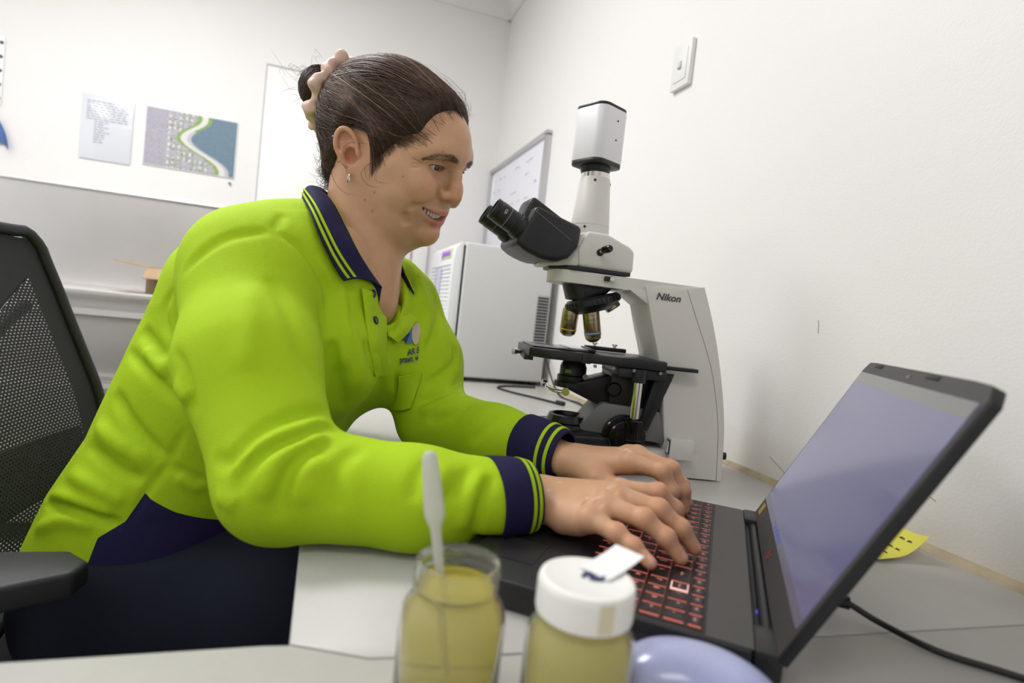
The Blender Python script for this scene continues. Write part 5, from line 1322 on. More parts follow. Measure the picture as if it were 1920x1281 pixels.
# ---- cuffs with two lime stripes
def cuff(A, B, r0, r1, stripes):
    ax = B - A; L = np.linalg.norm(ax); ax = ax / L
    n = 44; Fm = frame(ax); v = []; hs = np.linspace(-0.006, L, 12)
    def ring(h, dr=0.0):
        t = np.clip(h / L, 0, 1); r = r0 + (r1 - r0) * t + 0.0025 * math.sin(max(0, min(1, t)) * math.pi) + dr
        out = []
        for k in range(n):
            a = 2 * math.pi * k / n; p = A + ax * h + Fm @ np.array((math.cos(a), math.sin(a), 0)) * (r + 0.0008 * math.sin(3 * a + h * 60))
            ly = (p - LO) @ LN; lx = (p - LO) @ LX
            zmin = 0.7580 if (ly > -0.258 and abs(lx) < 0.183) else 0.7318
            p[2] = max(p[2], zmin) if p[0] > -0.006 else p[2]; out.append(p)
        return out
    def band(h0, h1, dr, m, name, par, k=7, closed=True):
        rings = [ring(h, dr) for h in np.linspace(h0, h1, k)]; inner = [ring(h, -0.0035) for h in np.linspace(h1, h0, k)]
        R_ = rings + (inner if closed else []); mb = WMB(); v = [p for r in R_ for p in r]; m_ = len(R_); f = []
        for i in range(m_ if closed else m_ - 1):
            j = (i + 1) % m_
            for q in range(n): f.append((i * n + q, i * n + (q + 1) % n, j * n + (q + 1) % n, j * n + q))
        mb.add(v, f); return mb.build(name, m, par, 60)
    c = band(-0.004, L, 0.0, m_navy, 'cuff', shirt, 12)
    for s in stripes: band(L * s - 0.0021, L * s + 0.0021, 0.0009, m_limep, 'cuff_stripe', c, 4)
cuff(CUFR[0], CUFR[1], 0.0462, 0.0365, (0.70, 0.88))
cuff(CUFL[0], CUFL[1], 0.0450, 0.0350, (0.66, 0.86))
# ---- head, hands and the body under the clothes: one skin
HF = build_head_field(); VH, QH = HF.mesh(1)
col = np.tile(np.array(SKIN), (len(VH), 1)); x, y, z = VH.T
def blend(w, c):
    global col
    w = np.clip(w, 0, 1)[:, None]; col = col * (1 - w) + np.array(rgb(*c)[:3]) * w
g = lambda c, r: np.exp(-(((x - c[0]) / r) ** 2 + ((y - c[1]) / r) ** 2 + ((z - c[2]) / r) ** 2))
for s in (-1, 1):
    blend(0.35 * g((0.082, s * 0.040, -0.008), 0.020), (206, 130, 104))
    blend(0.35 * g((-0.026, s * 0.080, 0), 0.03), (206, 128, 104)); blend(0.75 * g((-0.022, s * 0.080, -0.006), 0.009), (160, 84, 66))
    blend(0.30 * g((0.086, s * 0.034, 0.012), 0.010), (176, 120, 100))
blend(0.40 * g((0.113, 0, -0.010), 0.013), (204, 124, 100)); blend(0.3 * g((0.095, 0, -0.07), 0.014), (206, 136, 112))
S_ = np.linspace(-1, 1, 41)
upc = np.array([mouth(s) + (0.0022, 0, mouth_open(s) + 0.0030 - 0.0016 * s * s) for s in S_]); loc_ = np.array([mouth(s) + (-0.0005, 0, -mouth_open(s) - 0.0042 + 0.0022 * s * s) for s in S_]); mc = np.array([mouth(s) for s in S_])
near = np.abs(x - 0.088) < 0.03; near &= (z < -0.02) & (z > -0.070)
idx = np.where(near)[0]
def dmin(P, R): return (np.linalg.norm(VH[idx][:, None, :] - P[None], axis=2) / R[None]).min(1)
w = np.zeros(len(VH)); w[idx] = np.clip((1.18 - np.minimum(dmin(upc, 0.0056 * (1 - 0.50 * S_ ** 2)), dmin(loc_, 0.0070 * (1 - 0.50 * S_ ** 2)))) * 5, 0, 1); blend(0.75 * w, (190, 112, 102))
w = np.zeros(len(VH)); w[idx] = np.clip((1.0 - dmin(mc - np.array((0.006, 0, 0)), np.array([mouth_open(s) + 0.0006 for s in S_]))) * 6, 0, 1); w *= (x < np.interp(np.abs(y), [0, 0.036], [0.0920, 0.0720])); blend(w, (70, 28, 26))
for s in (-1, 1):
    bp = spline([(0.105, s * 0.0125, 0.0395), (0.0985, s * 0.023, 0.0440), (0.088, s * 0.036, 0.0455), (0.072, s * 0.0505, 0.0325)], 30)
    for _ in range(5): bp = bp - HF.gradN(bp) * HF.sampleN(bp)[:, None]
    ii = np.where((x > 0.06) & (z > 0.02) & (z < 0.06))[0]; dd_ = (np.linalg.norm((VH[ii][:, None] - bp[None]) * np.array((0.5, 1, 1)), axis=2) / np.interp(np.arange(30), [0, 6, 18, 29], [0.0030, 0.0035, 0.0026, 0.0013])[None]).min(1)
    w = np.zeros(len(VH)); w[ii] = np.clip((1.25 - dd_) * 1.6, 0, 1); blend(0.55 * w, (104, 76, 60))
# lash line, brows' shade, freckles and moles
for s in (-1, 1):
    e = np.sqrt(((y - s * 0.0306) / 0.0154) ** 2 + ((z - 0.0215) / 0.0044) ** 2); blend(0.85 * np.clip(1 - np.abs(e - 0.95) * 5.0, 0, 1) * (x > 0.078) * (z > 0.0208), (52, 34, 28))
    blend(0.45 * np.clip(1 - np.abs(e - 0.95) * 4.0, 0, 1) * (x > 0.078) * (z <= 0.0208), (120, 76, 62))
rs = np.random.RandomState(4)
for c_, r_ in (((0.028, -0.066, -0.040), 0.0016), ((0.016, -0.064, -0.055), 0.0015), ((0.030, -0.060, -0.066), 0.0015), ((0.060, -0.058, -0.004), 0.0013)):
    i0 = np.argmin(np.linalg.norm(VH - np.array(c_), axis=1)); blend(0.7 * np.exp(-(np.linalg.norm(VH - VH[i0], axis=1) / r_) ** 2), (96, 58, 44))
front = np.where((x > 0.045) & (z > -0.03) & (z < 0.09))[0]
for i0 in rs.choice(front, 70): blend(0.22 * np.exp(-(np.linalg.norm(VH - VH[i0], axis=1) / rs.uniform(0.0007, 0.0014)) ** 2), (150, 98, 72))
parts_v = [lw(VH)]; parts_q = [QH]; parts_c = [col]; nofs = len(VH)
for hq, side, cu in ((HANDS[0], 1, CUFR[0]), (HANDS[1], -1, CUFL[0])):
    HF_, J, M_, o_, rad = build_hand(hq, side, cu + (cu - (CUFR if side > 0 else CUFL)[1]) * 0.25); vv, qq = HF_.mesh(2)
    cc = hand_colors(vv, J, M_, rad, SKIN)
    if side > 0:
        for t in np.array([(0.05, 0.85), (0.12, 0.25), (0.30, 0.62), (0.22, 0.30), (0.62, 0.78), (0.95, 0.55), (0.75, 0.2)]):   # small pale vitiligo spots on the backs of the hands
            c0 = o_ + M_ @ np.array((0.005 + 0.085 * t[0], -0.035 + 0.06 * t[1], 0.024)); i0 = np.argmin(np.linalg.norm(vv - c0, axis=1)); w = np.exp(-(np.linalg.norm(vv - vv[i0], axis=1) / 0.0019) ** 2)[:, None] * 0.6; cc = cc * (1 - w) + np.array(rgb(232, 200, 186)[:3]) * w
    else:
        for c0 in ((0.082, -0.020, 0.03), (0.088, -0.026, 0.03), (0.070, -0.012, 0.03)):
            i0 = np.argmin(np.linalg.norm(vv - (o_ + M_ @ np.array(c0)), axis=1)); w = np.exp(-(np.linalg.norm(vv - vv[i0], axis=1) / 0.003) ** 2)[:, None] * 0.8; cc = cc * (1 - w) + np.array(rgb(238, 208, 196)[:3]) * w
    parts_v.append(vv); parts_q.append(qq + nofs); parts_c.append(cc); nofs += len(vv)
BF = Field((-0.44, 0.52, 0.06), (0.44, 1.24, 1.12), 0.010)
sl, gx, gy, gz = BF.full(); BF.F[sl] = d_torso(gx, gy, gz, -0.018)
for a, b, c, r in ((SHR, ELR, CUFR[0], 1), (SHL, ELL, CUFL[0], 1)): BF.chain([a * 0.8 + np.array((0.045, 0.905, 1.0)) * 0.2, a, a * .5 + b * .5, b, b * .5 + c * .5, c], [0.045, 0.05, 0.046, 0.038, 0.034, 0.028], 0.02)
HIPR, HIPL, KNR, KNL = np.array((-0.225, 0.885, 0.540)), np.array((-0.190, 1.110, 0.540)), np.array((0.190, 0.770, 0.560)), np.array((0.235, 1.040, 0.560))
FTR, FTL = np.array((0.215, 0.760, 0.105)), np.array((0.260, 1.040, 0.105))
for a, b, c in ((HIPR, KNR, FTR), (HIPL, KNL, FTL)): BF.chain([a, b, c], [0.085, 0.055, 0.038], 0.03)
vv, qq = BF.mesh(1); parts_v.append(vv); parts_q.append(qq + nofs); parts_c.append(np.tile(np.array(SKIN), (len(vv), 1)))
npmesh('body', np.concatenate(parts_v), np.concatenate(parts_q), m_skin, ps, np.concatenate(parts_c))
# ---- trousers and shoes
TF = Field((-0.48, 0.66, 0.07), (0.42, 1.30, 0.70), 0.008)
TF.op(lambda x, y, z: np.maximum(d_torso(x, y, z, -0.006), z - 0.60), TF.lo, TF.lo + 3, 0.02)
for a, b, c in ((HIPR, KNR, FTR), (HIPL, KNL, FTL)): TF.chain([a, a * .5 + b * .5, b, b * .55 + c * .45, c], [0.118, 0.098, 0.074, 0.068, 0.062], 0.04, pad=0.1)
vv, qq = TF.mesh(2); npmesh('trousers', vv, qq, m_trou, ps)
m_shoe = mat('black_work_shoe', rgb(24, 24, 26), 0.5)
for f_ in (FTR, FTL):
    SF = Field(f_ - np.array((0.10, 0.07, 0.11)), f_ + np.array((0.22, 0.07, 0.06)), 0.008)
    SF.chain([f_ + (-0.02, 0, -0.045), f_ + (0.06, 0, -0.055), f_ + (0.15, 0, -0.068)], [0.045, 0.042, 0.036], 0.03); SF.cone(f_ + np.array((-.01, 0, -.03)), f_ + np.array((-.01, 0, .02)), 0.046, 0.046, 0.03)
    sl, gx, gy, gz = SF.full(); SF.F[sl] = smax(SF.F[sl], (0.002 - gz + 0 * SF.F[sl]).astype(f32), 0.004)
    vv, qq = SF.mesh(1); npmesh('shoe', vv, qq, m_shoe, ps)
# ---- eyes, teeth, brows
def eye_mesh(s):
    c = np.array((EYE[0], s * EYE[1], EYE[2])); r = 0.0127
    gz_ = np.array((1.0, 0.10, -0.06)); gz_ /= np.linalg.norm(gz_)
    Fm = frame(gz_); th = np.concatenate([np.linspace(0, 0.7, 26), np.linspace(0.75, math.pi, 20)]); n = 40; v = []; cl = []
    for t in th:
        for k in range(n):
            a = 2 * math.pi * k / n; bul = 1 + 0.035 * math.exp(-(t / 0.42) ** 2); v.append(c + r * bul * (Fm @ np.array((math.sin(t) * math.cos(a), math.sin(t) * math.sin(a), math.cos(t)))))
            cl.append(rgb(10, 9, 10)[:3] if t < 0.24 else (rgb(44, 42, 48)[:3] if t < 0.52 else (rgb(26, 25, 29)[:3] if t < 0.59 else rgb(204, 192, 184)[:3])))
    q = [(i * n + k, i * n + (k + 1) % n, (i + 1) * n + (k + 1) % n, (i + 1) * n + k) for i in range(len(th) - 1) for k in range(n)]
    return npmesh('eye', lw(np.array(v)), np.array(q), m_eye, ps, np.array(cl))
m_eye = mat('eyeball', rgb(230, 220, 214), 0.08, attr='Col', coat=0.6)
eye_mesh(-1); eye_mesh(1)
m_tooth = mat('tooth_enamel', rgb(246, 240, 228), 0.25, coat=0.3)
mb = WMB()
for k in range(-5, 6):
    s = k * 0.135; c = mouth(s) + np.array((-0.0044, 0, 0.0014)); t = mouth(s + 0.02) - mouth(s - 0.02); t[2] = 0; t /= np.linalg.norm(t)
    R_ = np.stack([np.cross(t, (0, 0, 1)), t, (0, 0, 1)], 1)
    tmp = MB().box((0, 0, 0), (0.0045, 0.0046 if abs(k) < 2 else 0.0043, 0.0078), 0.0014, 3, R=R_)
    mb.add(lw(np.array(tmp.v) + c), tmp.f)
for k in range(-4, 5):
    s = k * 0.13; c = mouth(s) + np.array((-0.0085, 0, -0.0050)); t = mouth(s + 0.02) - mouth(s - 0.02); t[2] = 0; t /= np.linalg.norm(t)
    R_ = np.stack([np.cross(t, (0, 0, 1)), t, (0, 0, 1)], 1); tmp = MB().box((0, 0, 0), (0.004, 0.0042, 0.006), 0.0012, 2, R=R_); mb.add(lw(np.array(tmp.v) + c), tmp.f)
tag(mb.build('teeth', m_tooth, ps), kind='stuff')
def project_head(F, p, it=6, off=0.0):
    p = np.array(p, float)
    for _ in range(it): p = p - F.grad(p) * (F.sample(p) - off)
    return p
rb = random.Random(5)
def strands(name, curves, radii, m, parent, cols):
    V = []; Fc = []; Cc = []
    for cv, r, c in zip(curves, radii, cols):
        cv = np.asarray(cv); n = len(cv); d = np.gradient(cv, axis=0); d /= np.linalg.norm(d, axis=1, keepdims=True) + 1e-12
        x_ = np.cross(d, (0.3, 0.5, 0.81)); x_ /= np.linalg.norm(x_, axis=1, keepdims=True) + 1e-12; y_ = np.cross(d, x_)
        tp = np.minimum(1, np.minimum(np.linspace(0.25, 4, n), np.linspace(4, 0.15, n)))[:, None] * r
        b = len(V); ring = [cv + tp * (math.cos(a) * x_ + math.sin(a) * y_) for a in (0, 2.094, 4.189)]
        base = sum(len(q) for q in V); V.append(np.stack(ring, 1).reshape(-1, 3)); Cc.append(np.tile(np.array(c), (3 * n, 1)))
        i = np.arange(n - 1)[:, None] * 3; k = np.arange(3)[None]
        Fc.append(np.stack([base_n[0] + i + k, base_n[0] + i + (k + 1) % 3, base_n[0] + i + 3 + (k + 1) % 3, base_n[0] + i + 3 + k], 2).reshape(-1, 4)); base_n[0] += 3 * n
    base_n[0] = 0
    return npmesh(name, np.concatenate(V), np.concatenate(Fc), m, parent, np.concatenate(Cc))
base_n = [0]
def hcol():
    t = rb.random()
    c = np.array(rgb(52, 38, 31)[:3]) * (1 - t) + np.array(rgb(96, 70, 54)[:3]) * t
    return c if t < 0.93 else np.array(rgb(150, 116, 88)[:3])
for s in (-1, 1):
    cs = []; 
    for k in range(260):
        u = rb.random(); p = np.array((np.interp(u, [0, .35, .7, 1], [0.105, 0.0985, 0.088, 0.072]), s * np.interp(u, [0, .35, .7, 1], [0.0125, 0.023, 0.036, 0.0505]), np.interp(u, [0, .35, .7, 1], [0.0395, 0.0440, 0.0455, 0.0325]) + rb.uniform(-1, 1) * np.interp(u, [0, .2, .6, 1], [0.0028, 0.0032, 0.0022, 0.0008])))
        dr = np.array((-0.35, s * 0.9, 0.55 * (1 - 1.8 * u))); dr /= np.linalg.norm(dr); L = rb.uniform(0.004, 0.007)
        q0 = project_head(HF, p, 5, 0.0008); q1 = project_head(HF, q0 + dr * L * .5, 3, 0.0016); q2 = project_head(HF, q0 + dr * L, 3, 0.0012)
        cs.append(lw(np.array([q0, q1, q2])))
    tag(strands('eyebrow', cs, [0.00021] * len(cs), m_hair, ps, [np.array(rgb(98, 73, 58)[:3])] * len(cs)), kind='stuff')
for s in (-1, 1):
    cs = []
    for k in range(26):
        u = -0.95 + 1.9 * k / 25; p = np.array((0.0895 - 0.0035 * max(0, u) ** 2 * 1.5, s * (0.0306 + 0.0140 * u), 0.0215 + 0.0031 * math.sqrt(1 - u * u) + 0.0004)); d = np.array((0.8, s * 0.55 * u, 0.25)); d /= np.linalg.norm(d)
        cs.append(lw(spline([p, p + d * 0.0026 + (0, 0, -0.0002), p + d * 0.0052 + (0, 0, 0.0010)], 7)))
    tag(strands('eyelashes', cs, [0.00014] * len(cs), m_hair, ps, [np.array(rgb(26, 20, 18)[:3])] * len(cs)), kind='stuff')
# ---- hair
GF = build_hair_field(); vv, qq = GF.mesh(2)
npmesh('hair', lw(vv), qq, m_hairb, ps)
hair = ps.children[-1]
BUN0 = np.array((-0.134, -0.010, 0.060))
CC = np.array((-0.02, 0, 0.045))
def surfN(D, off, skin=None):
    lo_ = np.full(D.shape[:-1], 0.02); hi_ = np.full(D.shape[:-1], 0.16)
    for _ in range(16):
        m_ = (lo_ + hi_) / 2; pt_ = CC + D * m_[..., None]; gv = GF.sampleN(pt_); gv = gv if skin is None else np.minimum(gv, np.where(skin, HF.sampleN(pt_), 1.0)); ins_ = gv < off; lo_ = np.where(ins_, m_, lo_); hi_ = np.where(ins_, hi_, m_)
    return CC + D * lo_[..., None]
nr = np.random.RandomState(8)
NS = 2600
xx = nr.uniform(-0.11, 0.080, NS); sg = np.where(nr.rand(NS) < 0.72, -1, 1); zz = np.interp(xx, ZF_X, ZF_Z) + nr.normal(-0.0005, 0.0040, NS)
yy = 0.0745 * np.sqrt(np.maximum(0.0, 1 - ((xx + 0.02) / 0.103) ** 2 - ((zz - 0.048) / 0.085) ** 2)) 
zz = np.where((xx > 0.004) & (xx < 0.03), zz + 0.012, zz); low = zz < 0.03; yy = np.where(low & (xx > -0.02) & (xx < 0.05), np.maximum(yy, 0.069 - 0.25 * np.maximum(0, xx - 0.03)), yy)
yy = np.where(zz < -0.015, np.where(xx < -0.04, np.sqrt(np.maximum(0.0001, 0.062 ** 2 - (xx + 0.045) ** 2)), yy), yy) * sg
st = np.stack([xx, yy, zz], 1)
NF = 900
st = np.concatenate([st, np.stack([nr.uniform(0.066, 0.079, NF), nr.uniform(-0.048, 0.048, NF), nr.uniform(0.094, 0.106, NF)], 1)])
N_ = len(st); d0 = st - CC; d0 /= np.linalg.norm(d0, axis=1, keepdims=True)
tgt = BUN0 + np.stack([np.full(N_, 0.016), nr.uniform(-0.020, 0.020, N_), nr.uniform(-0.028, 0.028, N_)], 1); d1 = tgt - CC; d1 /= np.linalg.norm(d1, axis=1, keepdims=True)
om = np.arccos(np.clip((d0 * d1).sum(1), -1, 1)); ok = om > 0.15; st, d0, d1, om, tgt = st[ok], d0[ok], d1[ok], om[ok], tgt[ok]; N_ = len(st)
t0 = np.where(nr.rand(N_) < 0.5, 0, nr.uniform(0, 0.6, N_)); T = t0[:, None] + (1 - t0)[:, None] * np.linspace(0, 1, 13)[None]
sd = np.cross(d0, d1); sd /= np.linalg.norm(sd, axis=1, keepdims=True) + 1e-9
ph = nr.uniform(0, 6.28, N_)[:, None]; am = (nr.uniform(0, 0.05, N_) ** 1.0)[:, None]; lift = nr.uniform(0.0002, 0.0024, N_)[:, None]
D = (np.sin((1 - T) * om[:, None])[..., None] * d0[:, None] + np.sin(T * om[:, None])[..., None] * d1[:, None]) / np.sin(om)[:, None, None] + sd[:, None] * (am * np.sin(ph + T * 4) * np.sin(math.pi * T))[..., None]
dm = np.stack([np.full(N_, -0.012), 0.074 * np.sign(st[:, 1]), np.full(N_, 0.070)], 1) - CC; dm /= np.linalg.norm(dm, axis=1, keepdims=True)
B3 = ((1 - T) ** 2)[..., None] * d0[:, None] + (2 * T * (1 - T))[..., None] * dm[:, None] * 1.25 + (T ** 2)[..., None] * d1[:, None]
sb = (st[:, 0] > -0.03) & (st[:, 0] < 0.040) & (st[:, 2] < 0.045)
D = np.where(sb[:, None, None], B3, D)
D /= np.linalg.norm(D, axis=2, keepdims=True)
PT = surfN(D, lift * (0.35 + np.sin(math.pi * np.minimum(1, T * 1.1))), ((st[:, 0] > 0.014) & (np.abs(st[:, 2] - np.interp(st[:, 0], ZF_X, ZF_Z)) < 0.02))[:, None] & (T < 0.3)); PT[:, -1] = tgt
good = (np.linalg.norm(PT - CC, axis=2).min(1) > 0.050)
cs = []; rr = []; cl = []
for k in np.where(good)[0]: cs.append(lw(spline(PT[k], 24))); rr.append(rb.uniform(0.00018, 0.0006)); cl.append(hcol())
e_ = np.stack([nr.normal(-0.6, 0.5, 110), nr.normal(0, 0.5, 110), nr.normal(0.35, 0.4, 110)], 1); si = nr.randint(0, N_, 110)
T = np.linspace(0, 1, 7)[None]; D = d0[si][:, None] + e_[:, None] * (T * nr.uniform(0.3, 0.9, 110)[:, None])[..., None]; D /= np.linalg.norm(D, axis=2, keepdims=True)
PT = surfN(D, 0.001 + 0.014 * np.sin(math.pi * T * 0.8) * nr.uniform(0.3, 1, 110)[:, None])
for k in np.where(np.linalg.norm(PT - CC, axis=2).min(1) > 0.05)[0]: cs.append(lw(spline(PT[k], 18))); rr.append(0.00013); cl.append(hcol())
# loose locks in front of the ear and down the nape
for pts in ([(0.030, -0.0735, 0.010), (0.014, -0.083, -0.004), (0.008, -0.084, -0.022), (0.020, -0.080, -0.034), (0.036, -0.072, -0.030)],
            [(0.010, -0.080, 0.020), (-0.022, -0.094, 0.010), (-0.040, -0.098, -0.012), (-0.030, -0.094, -0.040), (-0.010, -0.086, -0.055), (0.006, -0.080, -0.050)],
            [(0.036, -0.073, 0.012), (0.026, -0.078, -0.008), (0.030, -0.076, -0.024), (0.046, -0.069, -0.022)],
            [(0.034, -0.073, 0.006), (0.020, -0.080, -0.002), (0.012, -0.083, -0.012), (0.018, -0.080, -0.026)],
            [(0.028, -0.074, 0.002), (0.016, -0.080, -0.008), (0.014, -0.080, -0.020)]):
    for j in range(2):
        cs.append(lw(spline([np.array(p) + np.array((rb.gauss(0, .0016), rb.gauss(0, .0008), rb.gauss(0, .0016))) for p in pts], 22))); rr.append(0.00016); cl.append(hcol())
for k in range(420):   # short curls at the nape and behind the ear
    xx_ = rb.uniform(-0.112, -0.052); zz_ = np.interp(xx_, ZF_X, ZF_Z) + rb.uniform(-0.006, 0.05); yy_ = -0.0745 * math.sqrt(max(0.02, 1 - ((xx_ + 0.02) / 0.103) ** 2 - ((max(zz_, 0.0) - 0.048) / 0.085) ** 2)) * rb.uniform(0.2, 1.0)
    p = project_head(GF, (xx_, yy_, zz_), 3, 0.001); n_ = GF.grad(p); d = np.array((-0.5, rb.gauss(0, .4), rb.gauss(-0.35, 0.7))); d -= n_ * (d @ n_); d /= np.linalg.norm(d); e = np.cross(n_, d); L = rb.uniform(0.015, 0.040); ph = rb.uniform(0, 6.28)
    cs.append(lw(np.array([p + d * L * t + e * 0.004 * math.sin(ph + 7 * t) + n_ * (0.001 + 0.006 * t * rb.uniform(0.4, 1.2) + 0.003 * math.sin(ph + 5 * t) * t) for t in np.linspace(0, 1, 11)]))); rr.append(rb.uniform(0.00014, 0.00035)); cl.append(hcol())
tag(strands('hair_strands', cs, rr, m_hair, hair, cl), kind='stuff')
# bun
BA = np.array((-1.0, -0.05, 0.12)); BA /= np.linalg.norm(BA); BC = BUN0 + BA * 0.040; FB = frame(BA)
BFd = Field(BC - 0.05, BC + 0.05, 0.002); BFd.ell(BC, (0.027, 0.032, 0.027), 0.01, M=FB); vv, qq = BFd.mesh(2); bun = npmesh('hair_bun', lw(vv), qq, m_hairb, ps)
cs = []; rr = []; cl = []
for k in range(330):
    a0 = rb.uniform(0, 6.28); tilt = rb.gauss(0.5, 0.35); w_ = rb.uniform(1.5, 4.2); hgt = rb.uniform(-0.024, 0.024); pts = []
    for t in np.linspace(0, 1, 12):
        a = a0 + w_ * t; h = hgt + 0.010 * math.sin(a * 1.0 + tilt * 6) ; q = max(0.05, 1 - (h / 0.030) ** 2) ** 0.5
        pts.append(BC + FB @ np.array((0.0275 * q * math.cos(a), 0.0325 * q * math.sin(a), h * 0.95)) * rb.uniform(0.985, 1.03))
    cs.append(lw(spline(pts, 24))); rr.append(rb.uniform(0.0004, 0.0010)); cl.append(np.array(rgb(50, 30, 28)[:3]) * rb.uniform(0.6, 1.6))
for k in range(40):
    st = BC + FB @ np.array((rb.gauss(0, .018), rb.gauss(0, .018), 0.018)); cs.append(lw(spline([st, st + BA * 0.012 + np.array((0, rb.gauss(0, .006), rb.gauss(0, .008))), st + BA * 0.022 + np.array((0, rb.gauss(0, .012), rb.gauss(-.006, .014)))], 10))); rr.append(0.00016); cl.append(hcol())
tag(strands('bun_strands', cs, rr, m_hair, bun, cl), kind='stuff')
# scrunchie
m_scr = mat('blush_satin', rgb(206, 172, 156), 0.45, bump=('noise', 160, 0.3, 0.002))
nu, nv = 150, 18; v = []
for i in range(nu):
    a = 2 * math.pi * i / nu; ru = 0.0115 + 0.0024 * math.sin(a * 11 + 0.6) + 0.0010 * math.sin(a * 23); R0 = 0.040 + 0.003 * math.sin(a * 7)
    for k in range(nv):
        b = 2 * math.pi * k / nv; rr_ = ru * (1 + 0.07 * math.sin(b * 3 + a * 17))
        v.append(BUN0 + BA * 0.004 + FB @ np.array(((R0 + rr_ * math.cos(b)) * math.cos(a) * 1.0, (R0 + rr_ * math.cos(b)) * math.sin(a) * 1.28, 1.05 * rr_ * math.sin(b) + 0.003 * math.sin(a * 9))))
q = [(i * nv + k, ((i + 1) % nu) * nv + k, ((i + 1) % nu) * nv + (k + 1) % nv, i * nv + (k + 1) % nv) for i in range(nu) for k in range(nv)]
npmesh('scrunchie', lw(np.array(v)), np.array(q), m_scr, ps)
# earrings
m_silver = mat('silver', rgb(220, 218, 214), 0.15, 1.0)
ea = [np.array((-0.008, -0.0865, -0.0335)) + 0.0062 * np.array((0.25 * math.cos(t), -0.55 * math.cos(t), math.sin(t))) for t in np.linspace(0, 2 * math.pi, 25)[:-1]]
WMB().tube([lw(p) for p in ea], 0.0011, 8, closed=True).build('earring', m_silver, ps)
p0 = project_head(HF, (-0.046, -0.092, 0.012), 6, 0.0006); WMB().lathe([(0.0, 0), (0.0014, 0), (0.0010, 0.0012), (0, 0.0014)], lw(p0), HM @ HF.grad(p0), 10).build('ear_stud', m_silver, ps)
# ---- collar, placket, buttons, pocket and chest embroidery laid on the sculpted cloth
nb = (lw(np.array((-0.045, 0, -0.01))) + 2 * lw(NKB)) / 3
NECK = Field(nb - 0.16, nb + 0.16, 0.004)
NECK.cone(lw(np.array((-0.045, 0, -0.01))), lw(NKB), 0.060, 0.060, 0.01, pad=0.2)
def lay(px, py, off, fields):
    p = hit(fields, px, py)
    if p is None: return None
    F = min(fields, key=lambda f: f.sample(p)); return p + F.grad(p) * off
inner = [(600, 352), (622, 387), (642, 428), (664, 472), (690, 514), (710, 541)]
outer = [(569, 366), (578, 408), (594, 448), (612, 486), (626, 510), (640, 527)]
rI = [np.array((-0.022, 0.890, 1.128))] + [lay(*q, 0.0045, [NECK, SH]) for q in inner[1:]]; rO = [np.array((-0.043, 0.868, 1.108))] + [lay(*q, 0.0065, [SH]) for q in outer[1:]]
linner = [(735, 486), (727, 505), (722, 524)]; louter = [(739, 488), (756, 521), (771, 554)]
lI = [lay(*q, 0.004, [SH]) for q in linner]; lO = [lay(*q, 0.005, [SH]) for q in louter]
fr = np.array((math.cos(-0.66), math.sin(-0.66), 0)); lf = np.array((-fr[1], fr[0], 0))
bI = [np.array((nb[0], nb[1], zz_)) - fr * 0.070 * math.cos(t) + lf * 0.070 * math.sin(t) for t, zz_ in ((-0.15, 1.132), (0.45, 1.118), (1.05, 1.090))]
bO = [np.array((nb[0], nb[1], zz_)) - fr * 0.098 * math.cos(t) + lf * 0.094 * math.sin(t) for t, zz_ in ((-0.15, 1.106), (0.45, 1.090), (1.05, 1.066))]
rI, rO, lI, lO = ([p for p in q if p is not None] for q in (rI, rO, lI, lO))
I_ = spline(rI[::-1] + bI + lI, 46); O_ = spline(rO[::-1] + bO + lO, 46)
NVV = 15
def collar_pt(i, v, lift=0.0):
    p = I_[i] * (1 - v) + O_[i] * v
    ctr = nb + np.array((0, 0, p[2] - nb[2])); rad_ = p - ctr; rad_ /= np.linalg.norm(rad_) + 1e-9
    return p + (rad_ * 0.6 + np.array((0, 0, 0.8))) * (0.009 * math.sin(math.pi * v) + lift)
colr = WMB().sheet([[collar_pt(i, v) for v in np.linspace(0, 1, NVV)] for i in range(46)], 0.0030).build('collar', m_navy, shirt, 80)
for v0 in (0.70, 0.86):
    WMB().sheet([[collar_pt(i, v, 0.0030) for v in np.linspace(v0, v0 + 0.07, 3)] for i in range(46)], 0.0016).build('collar_stripe', m_limep, colr, 80)
# collar stand (inner band against the neck)
WMB().sheet([[I_[i] * (1 - v) + (I_[i] + (nb - I_[i]) * 0.06 - np.array((0, 0, 0.030))) * v for v in np.linspace(0, 1, 5)] for i in range(46)], 0.002).build('collar_stand', m_navy, colr, 80)
def patch(lines, off, nu=14, nv=8, bulge=0.0):
    """a cloth panel spanned between sight lines on the shirt"""
    P = [[lay(*q, off, [SH]) for q in ln] for ln in lines]
    P = [spline(r, nv) for r in P]; P = np.array(P); P = np.stack([spline(P[:, k], nu) for k in range(nv)], 1)
    return P
pk = patch([[(676, 540), (697, 548), (719, 560)], [(683, 595), (701, 598), (722, 604)], [(691, 650), (706, 650), (722, 652)], [(702, 705), (714, 704), (728, 703)]], 0.0022)
plk = WMB().sheet(pk, 0.0018).build('placket', m_lime, shirt, 80)
fl = patch([[(722, 546), (750, 570), (776, 599)], [(724, 585), (745, 606), (762, 622)], [(720, 630), (730, 636), (741, 643)]], 0.0060)
WMB().sheet(fl, 0.0018).build('placket_flap', m_lime, shirt, 80)
m_btn = mat('navy_button', rgb(24, 20, 44), 0.3)
